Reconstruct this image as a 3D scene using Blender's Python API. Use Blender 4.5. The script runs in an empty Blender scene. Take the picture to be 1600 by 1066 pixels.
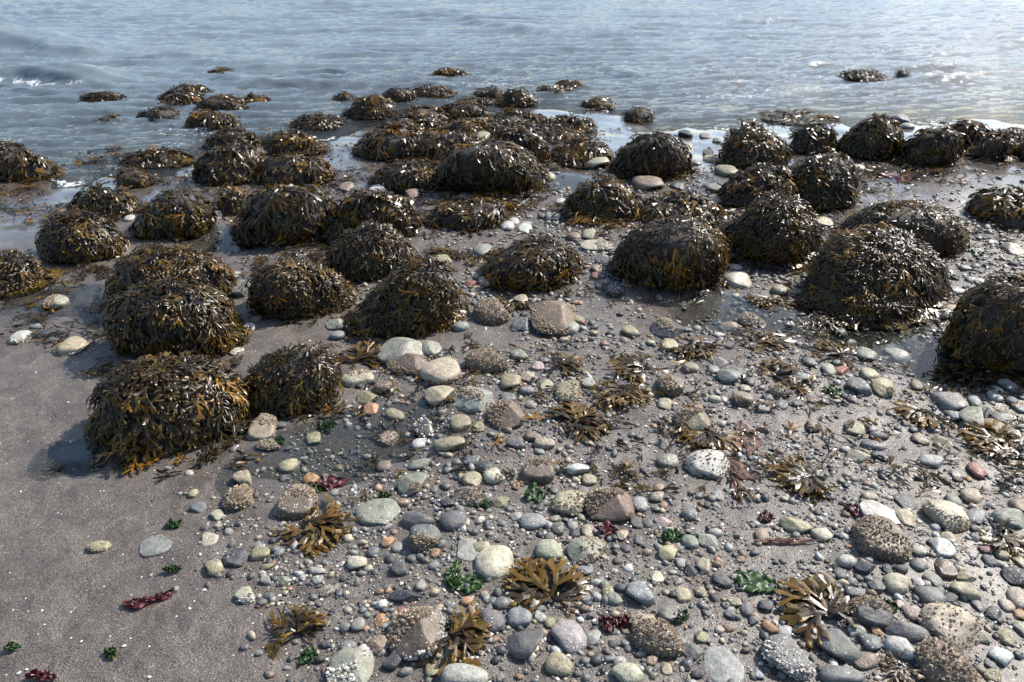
import bpy, math, random
import numpy as np
from mathutils import Vector, Matrix

# ------------------------------------------------------------------ camera, sky, sun, exposure
SC = bpy.context.scene
COL = SC.collection
CAM_Z = 1.74                 # eye height above the sea level (z = 0)
PITCH = math.radians(30.5)   # looking down on the beach
FPX = 1600 * 28 / 36.0       # 28 mm lens on a 36 mm sensor, in photograph pixels
SUN_EL, SUN_AZ = math.radians(43), math.radians(53)   # azimuth: clockwise from the view direction (+Y)

cd = bpy.data.cameras.new('camera'); cam = bpy.data.objects.new('camera', cd); COL.objects.link(cam)
cd.sensor_width = 36; cd.lens = 28; cd.clip_start = 0.05; cd.clip_end = 5000
cam.location = (0, 0, CAM_Z); cam.rotation_euler = (math.pi / 2 - PITCH, 0, 0)
SC.camera = cam

W = bpy.data.worlds.new('World'); SC.world = W; W.use_nodes = True
wn = W.node_tree; wn.nodes.clear()
sky = wn.nodes.new('ShaderNodeTexSky'); sky.sky_type = 'NISHITA'; sky.sun_disc = False
sky.sun_elevation = SUN_EL; sky.sun_rotation = SUN_AZ
sky.air_density = 1.15; sky.dust_density = 1.3; sky.ozone_density = 1.7
bg = wn.nodes.new('ShaderNodeBackground'); bg.inputs['Strength'].default_value = 0.13
wo = wn.nodes.new('ShaderNodeOutputWorld')
wn.links.new(sky.outputs[0], bg.inputs['Color']); wn.links.new(bg.outputs[0], wo.inputs['Surface'])

sl = bpy.data.lights.new('sun', 'SUN'); sun = bpy.data.objects.new('sun', sl); COL.objects.link(sun)
sl.energy = 4.8; sl.angle = math.radians(0.53); sl.color = (1.0, 0.94, 0.85)
sd = Vector((math.sin(SUN_AZ) * math.cos(SUN_EL), math.cos(SUN_AZ) * math.cos(SUN_EL), math.sin(SUN_EL)))
sun.rotation_euler = sd.to_track_quat('Z', 'Y').to_euler()
sun.location = (6, 5, 8)

SC.view_settings.view_transform = 'Standard'; SC.view_settings.look = 'None'
SC.view_settings.exposure = 0.85; SC.view_settings.gamma = 1.0; SC.view_settings.use_curve_mapping = False
SC.cycles.use_denoising = True
SC.cycles.max_bounces = 6; SC.cycles.diffuse_bounces = 2; SC.cycles.glossy_bounces = 3
SC.cycles.transmission_bounces = 4; SC.cycles.transparent_max_bounces = 8
SC.cycles.sample_clamp_indirect = 4.0; SC.cycles.caustics_reflective = False; SC.cycles.caustics_refractive = False

R = np.random.default_rng(11)
random.seed(5)

# ------------------------------------------------------------------ helpers
CP, SP = math.cos(PITCH), math.sin(PITCH)
def ray(px, py):
    dx = (px - 800) / FPX; dy = (533 - py) / FPX
    d = np.array([dx, CP + dy * SP, -SP + dy * CP]); return d / np.linalg.norm(d)
def at_z(px, py, z):
    d = ray(px, py); t = (z - CAM_Z) / d[2]; return np.array([d[0] * t, d[1] * t, z])
def project(P):
    P = np.asarray(P, float); r = P - np.array([0, 0, CAM_Z])
    z = r[..., 1] * CP - r[..., 2] * SP; u = r[..., 1] * SP + r[..., 2] * CP
    return 800 + FPX * r[..., 0] / z, 533 - FPX * u / z

class Waves:
    """smooth random relief: a sum of sines"""
    def __init__(s, seed, n, lmin, lmax, p=0.0):
        g = np.random.default_rng(seed); s.a = g.uniform(0, 6.283, n); s.ph = g.uniform(0, 6.283, n)
        l = np.exp(g.uniform(math.log(lmin), math.log(lmax), n)); s.k = 6.283 / l; s.w = (l / lmax) ** p / math.sqrt(n / 2)
    def __call__(s, x, y):
        x = np.asarray(x, float); y = np.asarray(y, float); o = np.zeros(np.broadcast(x, y).shape)
        for a, ph, k, w in zip(s.a, s.ph, s.k, s.w): o += w * np.sin(k * (math.cos(a) * x + math.sin(a) * y) + ph)
        return o

# the waterline, read where it meets the sand
SHORE = [(-300, 300), (0, 286), (120, 286), (220, 278), (300, 258), (400, 226), (520, 222), (560, 205), (640, 190), (760, 172), (900, 176),
         (1000, 190), (1100, 205), (1200, 206), (1300, 194), (1450, 196), (1600, 192), (1900, 190)]
sh = np.array([at_z(x, y, 0)[:2] for x, y in SHORE]); o_ = np.argsort(sh[:, 0]); sh = sh[o_]
def shore_y(x): return np.interp(x, sh[:, 0], sh[:, 1])
nA = Waves(1, 14, 0.5, 1.6, 0.6); nB = Waves(2, 16, 0.10, 0.4, 0.8); nC = Waves(3, 10, 0.035, 0.09, 0.5)
def ground_base(x, y):
    d = shore_y(x) - y
    return np.where(d > 0, 0.035 * np.minimum(d, 9), 0.06 * np.maximum(d, -12))
# hollows that hold water: pixel centre, half sizes in pixels, turn, depth
POOLS = [(545, 700, 130, 42, -28, .016), (1440, 555, 62, 40, -35, .030), (1125, 492, 78, 26, 8, .022), (340, 376, 60, 16, 10, .020), (140, 470, 80, 17, 0, .020), (873, 287, 42, 13, 0, .018),
         (120, 712, 40, 20, 10, .012), (1330, 520, 60, 20, 15, .018), (1400, 275, 30, 8, 0, .010)]
pool_geo = []
for (px, py, rx, ry, an, dep) in POOLS:
    z = 0.1
    for _ in range(4):
        c = at_z(px, py, z); z = float(ground_base(c[0], c[1]))
    r = math.hypot(math.hypot(c[0], c[1]), CAM_Z - z); th = math.asin((CAM_Z - z) / r)
    pool_geo.append((c[0], c[1], rx * r / FPX, ry * r / FPX / math.sin(th), math.radians(-an), dep))
def ground(x, y):
    x = np.asarray(x, float); y = np.asarray(y, float)
    g = ground_base(x, y) + 0.008 * nA(x, y) + 0.0038 * nB(x, y) + 0.0008 * nC(x, y)
    for (cx, cy, a, b, an, dep) in pool_geo:
        u = ((x - cx) * math.cos(an) + (y - cy) * math.sin(an)) / a; v = (-(x - cx) * math.sin(an) + (y - cy) * math.cos(an)) / b
        q = u * u + v * v; w = np.exp(-q * q)
        g = g * (1 - w) + w * (float(ground_base(cx, cy)) - dep + 0.004 * nB(x, y) + .003 * nA(x, y))
    return g
def hit(px, py, lift=0.0, it=6):
    z = 0.1
    for _ in range(it):
        c = at_z(px, py, z + lift); z = float(ground(c[0], c[1]))
    return np.array([c[0], c[1], z])
def px_scale(c): return math.sqrt(c[0] ** 2 + c[1] ** 2 + (CAM_Z - c[2]) ** 2) / FPX * 1.0
def px_scale_z(c):   # metres per pixel from the depth along the optical axis
    return (c[1] * CP - (c[2] - CAM_Z) * SP) / FPX

def mesh_np(name, V, F, mat=None, smooth=True, col=None, **floats):
    """one mesh from numpy arrays; F is (n,3) or (n,4)"""
    me = bpy.data.meshes.new(name); V = np.asarray(V, np.float32); F = np.asarray(F, np.int32)
    n, k = F.shape
    me.vertices.add(len(V)); me.vertices.foreach_set('co', V.ravel())
    me.loops.add(n * k); me.loops.foreach_set('vertex_index', F.ravel())
    me.polygons.add(n); me.polygons.foreach_set('loop_start', np.arange(0, n * k, k, dtype=np.int32))
    me.polygons.foreach_set('use_smooth', np.full(n, smooth))
    if col is not None:
        c = np.ones((len(V), 4), np.float32); c[:, :3] = col
        at = me.color_attributes.new('col', 'FLOAT_COLOR', 'POINT'); at.data.foreach_set('color', c.ravel())
    for kk, vv in floats.items():
        at = me.attributes.new(kk, 'FLOAT', 'POINT'); at.data.foreach_set('value', np.asarray(vv, np.float32))
    me.update(calc_edges=True)
    if mat: me.materials.append(mat)
    return me
def link(name, data, parent=None, label=None, cat=None, group=None, kind=None, loc=None, rot=None, scale=None):
    o = bpy.data.objects.new(name, data); COL.objects.link(o)
    if parent is not None: o.parent = parent
    if label: o['label'] = label
    if cat: o['category'] = cat
    if group: o['group'] = group
    if kind: o['kind'] = kind
    if loc is not None: o.location = [float(v) for v in loc]
    if rot is not None: o.rotation_euler = rot
    if scale is not None: o.scale = scale
    return o

def ico(sub):
    t = (1 + 5 ** .5) / 2
    v = [(-1, t, 0), (1, t, 0), (-1, -t, 0), (1, -t, 0), (0, -1, t), (0, 1, t), (0, -1, -t), (0, 1, -t), (t, 0, -1), (t, 0, 1), (-t, 0, -1), (-t, 0, 1)]
    f = [(0, 11, 5), (0, 5, 1), (0, 1, 7), (0, 7, 10), (0, 10, 11), (1, 5, 9), (5, 11, 4), (11, 10, 2), (10, 7, 6), (7, 1, 8), (3, 9, 4), (3, 4, 2), (3, 2, 6), (3, 6, 8), (3, 8, 9), (4, 9, 5), (2, 4, 11), (6, 2, 10), (8, 6, 7), (9, 8, 1)]
    v = [np.array(p) / np.linalg.norm(p) for p in v]
    for _ in range(sub):
        c = {}; nf = []
        def mid(a, b):
            k = (min(a, b), max(a, b))
            if k not in c:
                m = v[a] + v[b]; c[k] = len(v); v.append(m / np.linalg.norm(m))
            return c[k]
        for a, b, d in f:
            x, y, z = mid(a, b), mid(b, d), mid(d, a); nf += [(a, x, z), (b, y, x), (d, z, y), (x, y, z)]
        f = nf
    return np.array(v), np.array(f)
ICO = [ico(i) for i in range(4)]
def octa(sub):
    v = [(1, 0, 0), (-1, 0, 0), (0, 1, 0), (0, -1, 0), (0, 0, 1), (0, 0, -1)]; f = [(0, 2, 4), (2, 1, 4), (1, 3, 4), (3, 0, 4), (2, 0, 5), (1, 2, 5), (3, 1, 5), (0, 3, 5)]
    v = [np.array(p, float) for p in v]
    for _ in range(sub):
        c = {}; nf = []
        def mid(a, b):
            k = (min(a, b), max(a, b))
            if k not in c:
                m = v[a] + v[b]; c[k] = len(v); v.append(m / np.linalg.norm(m))
            return c[k]
        for a, b, d in f:
            x, y, z = mid(a, b), mid(b, d), mid(d, a); nf += [(a, x, z), (b, y, x), (d, z, y), (x, y, z)]
        f = nf
    return np.array(v), np.array(f)
OCT = [octa(0), octa(1)]

class Noise3:
    def __init__(s, seed, n, fmin, fmax):
        g = np.random.default_rng(seed); k = g.normal(size=(n, 3)); k /= np.linalg.norm(k, axis=1)[:, None]
        f = np.exp(g.uniform(math.log(fmin), math.log(fmax), n)); s.k = k * f[:, None]; s.ph = g.uniform(0, 6.283, n); s.w = (fmin / f) ** 0.8 / math.sqrt(n / 2)
    def __call__(s, P):
        return (np.sin(P @ s.k.T + s.ph) * s.w).sum(-1)

# ------------------------------------------------------------------ materials
def new_mat(name):
    m = bpy.data.materials.new(name); m.use_nodes = True; t = m.node_tree; t.nodes.clear()
    out = t.nodes.new('ShaderNodeOutputMaterial')
    return m, t, out
def N(t, typ, **kw):
    n = t.nodes.new(typ)
    for k, v in kw.items():
        if k.startswith('i_'): n.inputs[k[2:].replace('_', ' ')].default_value = v
        else: setattr(n, k, v)
    return n
def L(t, a, b): t.links.new(a, b)
def noise(t, vec, scale, detail=3, rough=0.55, dist=0.0):
    n = N(t, 'ShaderNodeTexNoise'); n.inputs['Scale'].default_value = scale; n.inputs['Detail'].default_value = detail
    n.inputs['Roughness'].default_value = rough; n.inputs['Distortion'].default_value = dist
    if vec is not None: L(t, vec, n.inputs['Vector'])
    return n.outputs['Fac']
def ramp(t, fac, stops):
    r = N(t, 'ShaderNodeValToRGB'); e = r.color_ramp.elements
    while len(e) < len(stops): e.new(0.5)
    for el, (p, c) in zip(e, stops): el.position = p; el.color = (*c, 1) if not np.isscalar(c) else (c, c, c, 1)
    L(t, fac, r.inputs['Fac']); return r.outputs['Color']
def mixc(t, fac, a, b, mode='MIX'):
    m = N(t, 'ShaderNodeMix', data_type='RGBA', blend_type=mode)
    for s, v in ((m.inputs[0], fac), (m.inputs[6], a), (m.inputs[7], b)):
        if isinstance(v, bpy.types.NodeSocket): L(t, v, s)
        else: s.default_value = v if np.isscalar(v) else (*v, 1)
    return m.outputs[2]
def maths(t, op, a, b=0.0, clamp=False):
    m = N(t, 'ShaderNodeMath', operation=op, use_clamp=clamp)
    for s, v in ((m.inputs[0], a), (m.inputs[1], b)):
        if isinstance(v, bpy.types.NodeSocket): L(t, v, s)
        else: s.default_value = v
    return m.outputs[0]
def maprange(t, v, a, b, c, d):
    m = N(t, 'ShaderNodeMapRange'); L(t, v, m.inputs[0])
    for i, x in enumerate((a, b, c, d)): m.inputs[i + 1].default_value = x
    return m.outputs[0]
def bump(t, h, strength, dist, prev=None):
    b = N(t, 'ShaderNodeBump'); b.inputs['Strength'].default_value = strength; b.inputs['Distance'].default_value = dist
    L(t, h, b.inputs['Height'])
    if prev is not None: L(t, prev, b.inputs['Normal'])
    return b.outputs['Normal']

def mat_sand():
    m, t, out = new_mat('sand'); g = N(t, 'ShaderNodeNewGeometry'); P = g.outputs['Position']
    grain = noise(t, P, 430, 2, 0.7); fine = noise(t, P, 190, 3, 0.7); patch = noise(t, P, 3.2, 5, 0.65); drift = noise(t, P, 11, 6, 0.68, .6)
    c = ramp(t, grain, [(0.32, (.016, .0145, .0145)), (0.46, (.061, .051, .042)), (0.57, (.119, .101, .085)), (0.70, (.38, .355, .325))])
    c = mixc(t, maprange(t, patch, .35, .65, 0, .55), c, (1.0, .93, .85), 'MULTIPLY')
    c = mixc(t, maprange(t, drift, .42, .66, 0, .8), c, (.50, .48, .48), 'MULTIPLY')
    v = N(t, 'ShaderNodeTexVoronoi', feature='F1'); v.inputs['Scale'].default_value = 95; v.inputs['Randomness'].default_value = 1; L(t, P, v.inputs['Vector'])
    sepc = N(t, 'ShaderNodeSeparateColor'); L(t, v.outputs['Color'], sepc.inputs[0])
    dark = maths(t, 'MULTIPLY', maths(t, 'LESS_THAN', v.outputs['Distance'], .33), maths(t, 'GREATER_THAN', sepc.outputs[0], .86))
    white = maths(t, 'MULTIPLY', maths(t, 'LESS_THAN', v.outputs['Distance'], .22), maths(t, 'LESS_THAN', sepc.outputs[0], .022))
    c = mixc(t, dark, c, (.05, .047, .05)); c = mixc(t, white, c, (.55, .54, .5))
    wet = N(t, 'ShaderNodeAttribute', attribute_name='wet').outputs['Fac']
    wv = maths(t, 'ADD', wet, maths(t, 'MULTIPLY', maths(t, 'SUBTRACT', patch, .5), .9), True)
    c = mixc(t, maths(t, 'MULTIPLY', wv, .2), c, (.56, .55, .55), 'MULTIPLY')
    p = N(t, 'ShaderNodeBsdfPrincipled'); L(t, c, p.inputs['Base Color'])
    L(t, maprange(t, wv, 0, 1, .55, .22), p.inputs['Roughness'])
    n1 = bump(t, drift, .55, .02); n2 = bump(t, fine, .5, .0035, n1); n3 = bump(t, grain, .55, .0016, n2)
    # a film of water smooths the wet sand
    sm = N(t, 'ShaderNodeMix', data_type='VECTOR'); L(t, maths(t, 'MULTIPLY', maths(t, 'POWER', wv, 1.5), .9), sm.inputs[0]); L(t, n3, sm.inputs[4]); L(t, g.outputs['Normal'], sm.inputs[5])
    L(t, sm.outputs[1], p.inputs['Normal'])
    L(t, maprange(t, wv, .45, .95, 0, 1), p.inputs['Coat Weight']); p.inputs['Coat Roughness'].default_value = .09; p.inputs['Coat IOR'].default_value = 1.4; L(t, bump(t, fine, .12, .002), p.inputs['Coat Normal'])
    L(t, p.outputs[0], out.inputs['Surface']); return m

def mat_water(kind):
    m, t, out = new_mat(kind); g = N(t, 'ShaderNodeNewGeometry'); P = g.outputs['Position']
    nrm = None
    if kind == 'sea_water':
        mp = N(t, 'ShaderNodeMapping'); mp.inputs['Scale'].default_value = (.8, 1.7, 1); mp.inputs['Rotation'].default_value = (0, 0, .12); L(t, P, mp.inputs['Vector'])
        far = bump(t, noise(t, mp.outputs[0], 6, 3, .6, .4), .4, .04)
        nrm = bump(t, noise(t, mp.outputs[0], 24, 4, .65, .5), 1.0, .016, far)
    else:
        nrm = bump(t, noise(t, P, 9, 2, .5), .08, .01)
    fr = N(t, 'ShaderNodeFresnel'); fr.inputs['IOR'].default_value = 1.34; L(t, nrm, fr.inputs['Normal'])
    gl = N(t, 'ShaderNodeBsdfGlossy'); gl.inputs['Roughness'].default_value = .05 if kind == 'sea_water' else .02; L(t, nrm, gl.inputs['Normal'])
    tr = N(t, 'ShaderNodeBsdfTransparent'); tr.inputs['Color'].default_value = (.86, .91, .90, 1)
    body = tr.outputs[0]
    if kind == 'sea_water':
        di = N(t, 'ShaderNodeBsdfDiffuse'); di.inputs['Color'].default_value = (.165, .205, .228, 1)
        mx = N(t, 'ShaderNodeMixShader'); L(t, N(t, 'ShaderNodeAttribute', attribute_name='murk').outputs['Fac'], mx.inputs[0]); L(t, body, mx.inputs[1]); L(t, di.outputs[0], mx.inputs[2]); body = mx.outputs[0]
    s = N(t, 'ShaderNodeMixShader'); L(t, fr.outputs[0], s.inputs[0]); L(t, body, s.inputs[1]); L(t, gl.outputs[0], s.inputs[2]); res = s.outputs[0]
    if kind == 'sea_water':
        fo = N(t, 'ShaderNodeAttribute', attribute_name='foam').outputs['Fac']
        v = N(t, 'ShaderNodeTexVoronoi', feature='DISTANCE_TO_EDGE'); v.inputs['Scale'].default_value = 22; L(t, P, v.inputs['Vector'])
        lace = maths(t, 'ADD', maths(t, 'MULTIPLY', noise(t, P, 34, 4, .7), 1.0), maths(t, 'MULTIPLY', v.outputs['Distance'], -.9))
        fac = maths(t, 'MULTIPLY', maths(t, 'SUBTRACT', maths(t, 'ADD', fo, lace), 1.0), 3.0, True)
        df = N(t, 'ShaderNodeBsdfDiffuse'); df.inputs['Color'].default_value = (.80, .82, .83, 1)
        L(t, bump(t, lace, .8, .02), df.inputs['Normal'])
        f = N(t, 'ShaderNodeMixShader'); L(t, fac, f.inputs[0]); L(t, res, f.inputs[1]); L(t, df.outputs[0], f.inputs[2]); res = f.outputs[0]
    L(t, res, out.inputs['Surface']); return m

def mat_weed(name, rough=.28, trans=.2, attr=True, colour=None, bumps=260):
    m, t, out = new_mat(name); tc = N(t, 'ShaderNodeTexCoord'); P = tc.outputs['Object']
    if attr:
        c = N(t, 'ShaderNodeAttribute', attribute_name='col').outputs['Color']
    else:
        c = ramp(t, noise(t, P, 45, 3), [(.3, colour[0]), (.7, colour[1])])
    c = mixc(t, .8, c, ramp(t, noise(t, P, 70, 3, .6), [(.3, .55), (.7, 1.35)]), 'MULTIPLY')
    p = N(t, 'ShaderNodeBsdfPrincipled'); L(t, c, p.inputs['Base Color'])
    L(t, maprange(t, noise(t, P, 40, 2), .3, .7, rough * .7, rough * 1.6), p.inputs['Roughness'])
    p.inputs['Specular IOR Level'].default_value = .36
    L(t, bump(t, noise(t, P, bumps, 2), .2, .002), p.inputs['Normal'])
    tl = N(t, 'ShaderNodeBsdfTranslucent'); L(t, mixc(t, 1.0, c, (1.9, 1.5, .8), 'MULTIPLY') if attr else c, tl.inputs['Color'])
    s = N(t, 'ShaderNodeMixShader'); s.inputs[0].default_value = trans; L(t, p.outputs[0], s.inputs[1]); L(t, tl.outputs[0], s.inputs[2])
    L(t, s.outputs[0], out.inputs['Surface']); return m

def mat_stone(name, attr):
    m, t, out = new_mat(name); tc = N(t, 'ShaderNodeTexCoord'); oi = N(t, 'ShaderNodeObjectInfo'); g = N(t, 'ShaderNodeNewGeometry')
    P = g.outputs['Position']
    c = N(t, 'ShaderNodeAttribute', attribute_name='col').outputs['Color'] if attr else oi.outputs['Color']
    c0 = c
    mott = noise(t, P, 55, 4, .65); sp = noise(t, P, 420, 2, .7); big = noise(t, P, 22, 3, .6, .8)
    c = mixc(t, .9, c, ramp(t, mott, [(.25, .5), (.5, 1.0), (.76, 1.45)]), 'MULTIPLY')
    c = mixc(t, .75, c, ramp(t, sp, [(.32, .45), (.5, 1.0), (.70, 1.7)]), 'MULTIPLY')
    c = mixc(t, maprange(t, big, .56, .72, 0, .4), c, (.20, .18, .14))
    r = maprange(t, big, .3, .7, .34, .72)
    if not attr:
        # pale dried specks, worm tubes and scars, more on some stones than on others
        v = N(t, 'ShaderNodeTexVoronoi'); v.inputs['Scale'].default_value = 170; L(t, P, v.inputs['Vector'])
        sc = N(t, 'ShaderNodeSeparateColor'); L(t, v.outputs['Color'], sc.inputs[0])
        k = maths(t, 'MULTIPLY', maths(t, 'LESS_THAN', v.outputs['Distance'], .34), maths(t, 'LESS_THAN', sc.outputs[0], maths(t, 'MULTIPLY', maths(t, 'POWER', oi.outputs['Random'], 3.0), .28)))
        c = mixc(t, k, c, (.52, .49, .43))
    p = N(t, 'ShaderNodeBsdfPrincipled'); L(t, c, p.inputs['Base Color']); L(t, r, p.inputs['Roughness'])
    p.inputs['Specular IOR Level'].default_value = .45
    L(t, bump(t, sp, .5, .0016, bump(t, mott, .5, .009)), p.inputs['Normal'])
    L(t, p.outputs[0], out.inputs['Surface']); return m

def mat_rock():
    m, t, out = new_mat('boulder_rock'); tc = N(t, 'ShaderNodeNewGeometry'); P = tc.outputs['Position']
    c = ramp(t, noise(t, P, 40, 5, .7), [(.3, (.014, .011, .008)), (.55, (.045, .034, .025)), (.78, (.13, .105, .08))])
    p = N(t, 'ShaderNodeBsdfPrincipled', i_Roughness=.7); L(t, c, p.inputs['Base Color'])
    L(t, bump(t, noise(t, P, 120, 3, .7), .9, .008), p.inputs['Normal']); L(t, p.outputs[0], out.inputs['Surface']); return m
def mat_barn():
    m, t, out = new_mat('barnacle'); P = N(t, 'ShaderNodeNewGeometry').outputs['Position']
    c = N(t, 'ShaderNodeAttribute', attribute_name='col').outputs['Color']
    c = mixc(t, .8, c, ramp(t, noise(t, P, 160, 3, .7), [(.3, .5), (.7, 1.4)]), 'MULTIPLY')
    p = N(t, 'ShaderNodeBsdfPrincipled', i_Roughness=.75); L(t, c, p.inputs['Base Color']); L(t, p.outputs[0], out.inputs['Surface']); return m

M_SAND = mat_sand(); M_SEA = mat_water('sea_water'); M_POOL = mat_water('pool_water')
M_WEED = mat_weed('rockweed'); M_STONE = mat_stone('stone', False); M_GRAVEL = mat_stone('gravel_stone', True)
M_ROCK = mat_rock(); M_BARN = mat_barn()
M_GREEN = mat_weed('sea_lettuce', .3, .4, False, ((.012, .035, .010), (.048, .105, .026)), 60)
M_RED = mat_weed('red_weed', .3, .3, False, ((.030, .006, .008), (.10, .018, .022)), 60)
M_KELP = mat_weed('kelp', .15, .55, False, ((.15, .085, .06), (.30, .20, .16)), 120)
M_SHELL, t_, o2_ = new_mat('shell'); p_ = N(t_, 'ShaderNodeBsdfPrincipled', i_Roughness=.5); L(t_, ramp(t_, noise(t_, N(t_, 'ShaderNodeNewGeometry').outputs['Position'], 60), [(.35, (.34, .31, .27)), (.65, (.68, .66, .61))]), p_.inputs['Base Color']); L(t_, p_.outputs[0], o2_.inputs['Surface'])

# ------------------------------------------------------------------ the setting: sand, sea, pools
def strip_grid(ys, us, wf):
    Y = np.repeat(ys, len(us)); X = (us[None, :] * wf(ys)[:, None]).ravel()
    n, m = len(ys), len(us); i = np.arange((n - 1) * m).reshape(n - 1, m)[:, :-1].ravel()
    return X, Y, np.stack([i, i + 1, i + m + 1, i + m], 1)
def half(y): return 0.74 * np.maximum(y, 0.5) + 0.35
ys = np.concatenate([np.linspace(-30, 0, 6), np.linspace(.3, .75, 6), np.geomspace(.82, 8.5, 290), np.geomspace(9, 3000, 26)])
ue = np.geomspace(1.06, 40, 14); us = np.concatenate([-ue[::-1], np.linspace(-1.03, 1.03, 300), ue])
X, Y, F = strip_grid(ys, us, half)
Z = ground(X, Y)
hb = Z
wet = np.clip(1.0 - (hb - 0.004) / 0.095, 0.10, 1.0)
for (cx, cy, a, b, an, dep) in pool_geo:
    u = ((X - cx) * math.cos(an) + (Y - cy) * math.sin(an)) / a; v = (-(X - cx) * math.sin(an) + (Y - cy) * math.cos(an)) / b
    wet = np.maximum(wet, np.exp(-(u * u + v * v) * .45))
# the right-hand beach keeps a film of water
wet = np.clip(wet + .30 / (1 + np.exp(-(X - .1) * 3)), 0, 1)
link('sand', mesh_np('sand', np.stack([X, Y, Z], 1), F, M_SAND, True, wet=wet), kind='structure', label='grey speckled wet sand of the beach')

# sea: short choppy waves running in, small breakers at the edge
ys = np.concatenate([np.geomspace(3.1, 17, 300), np.geomspace(17.5, 3000, 40)])
ue = np.geomspace(1.06, 40, 16); us = np.concatenate([-ue[::-1], np.linspace(-1.03, 1.03, 490), ue])
X, Y, F = strip_grid(ys, us, half)
G = ground(X, Y); depth = -G
g = np.random.default_rng(8); H = np.zeros_like(X); DX = np.zeros_like(X); DY = np.zeros_like(X)
for i in range(80):
    lam = math.exp(g.uniform(math.log(.085), math.log(1.1))); a = -math.pi / 2 + g.normal() * (.30 if lam < .25 else .20) + .10; k = 6.283 / lam
    amp = (.038 * lam if lam < .30 else (.0042 * lam ** .5)) * g.uniform(.5, 1.3) * (1.0 if lam > .3 else .8); ph = g.uniform(0, 6.283)
    th = k * (math.cos(a) * X + math.sin(a) * Y) + ph + .8 * np.sin(.6 * X + .4 * Y + i)
    H += amp * np.sin(th) * 0.62; DX += amp * .62 * math.cos(a) * np.cos(th); DY += amp * .62 * math.sin(a) * np.cos(th)
gust = np.clip(.85 + .22 * Waves(21, 8, 1.0, 4)(X * .4, Y), .4, 1.25)
att = np.clip((depth - .004) / .11, 0, 1) ** .8 * np.clip(1.6 - Y / 40, .0, 1) * gust
foam = np.zeros_like(X)
# breakers and swells: (pixel x0, y0, x1, y1, height, half width m, foam)
for (x0, y0, x1, y1, hh, sg, fm) in [(-80, 120, 160, 136, .11, .22, 1.15), (-40, 70, 170, 82, .10, .35, 0), (325, 132, 420, 133, .03, .10, .85), (210, 96, 430, 108, .03, .3, 0),
        (1440, 104, 1560, 108, .035, .14, .6), (1420, 122, 1700, 127, .03, .13, 1.0), (1240, 135, 1330, 145, .02, .10, .5), (520, 126, 600, 134, .025, .12, .55), (930, 106, 1010, 112, .03, .14, .25),
        (760, 108, 830, 112, .025, .14, .25), (560, 12, 1030, 70, .035, .3, 0), (1440, 145, 1640, 150, .012, .10, .8), (1100, 150, 1280, 142, .012, .1, .55), (480, 165, 560, 172, .01, .08, .55), (380, 165, 460, 172, .01, .08, .6)]:
    A = at_z(x0, y0, 0); B = at_z(x1, y1, 0); d = B[:2] - A[:2]; ln = np.linalg.norm(d); d /= ln; nn = np.array([-d[1], d[0]])
    s = (X - A[0]) * d[0] + (Y - A[1]) * d[1]; q = (X - A[0]) * nn[0] + (Y - A[1]) * nn[1] + .16 * np.sin(s * 2.3 + x0) + .06 * np.sin(s * 6 + y0)
    e = np.clip(np.minimum(s, ln - s) / (.25 * ln) + .25, 0, 1); e = e * e * (3 - 2 * e)
    prof = np.where(q < 0, np.exp(-(q / (sg * .45)) ** 2), np.exp(-(q / (sg * 1.7)) ** 2))
    H = H + 0; extra = hh * e * prof
    foam = np.maximum(foam, fm * (.66 + .22 * np.sin(s * 9 + x0) * np.sin(s * 23)) * e * np.exp(-((q + sg * .62) / (sg * .30)) ** 2))
    if 'EX' not in globals(): EX = np.zeros_like(X)
    EX = EX + extra
EX = EX * (1 + .16 * Waves(41, 10, .5, 2.0)(X, Y)); Zs = H * att + EX
edge = np.clip(1 - np.abs(depth - .006) / .008, 0, 1) * (.44 + .24 * Waves(31, 8, .4, 1.5)(X, Y))
streak = .46 * np.clip(Waves(33, 10, .35, 1.8)(X * .45, Y * 2.2), 0, 1.2) * np.exp(-((depth - .06) / .06) ** 2)
foam = np.clip(np.maximum(np.maximum(foam, edge), streak), 0, .80)
murk = np.clip(1 - np.exp(-np.maximum(depth + Zs, 0) / .16), 0, 1) * .97
link('sea', mesh_np('sea', np.stack([X + DX * att * .45, Y + DY * att * .45, Zs], 1), F, M_SEA, True, foam=foam, murk=murk), kind='structure', label='choppy blue-grey sea running up onto the beach')

for (cx, cy, a, b, an, dep) in pool_geo:
    rs = np.linspace(0, 1, 8); th = np.linspace(0, 2 * math.pi, 40, endpoint=False)
    V = [(0, 0, 0)] + [(r * 1.5 * a * math.cos(q), r * 1.5 * b * math.sin(q), 0) for r in rs[1:] for q in th]
    F4 = [(1 + i * 40 + j, 41 + i * 40 + j, 41 + i * 40 + (j + 1) % 40, 1 + i * 40 + (j + 1) % 40) for i in range(6) for j in range(40)]
    F3 = [(0, 1 + j, 1 + (j + 1) % 40, 1 + (j + 1) % 40) for j in range(40)]
    me = bpy.data.meshes.new('tide_pool'); me.from_pydata(V, [], [f[:3] for f in F3] + F4); me.materials.append(M_POOL)
    for p in me.polygons: p.use_smooth = True
    link('tide_pool', me, kind='structure', loc=(cx, cy, float(ground_base(cx, cy)) - dep * .25), rot=(0, 0, an), label='shallow still pool of sea water in the sand')

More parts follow.
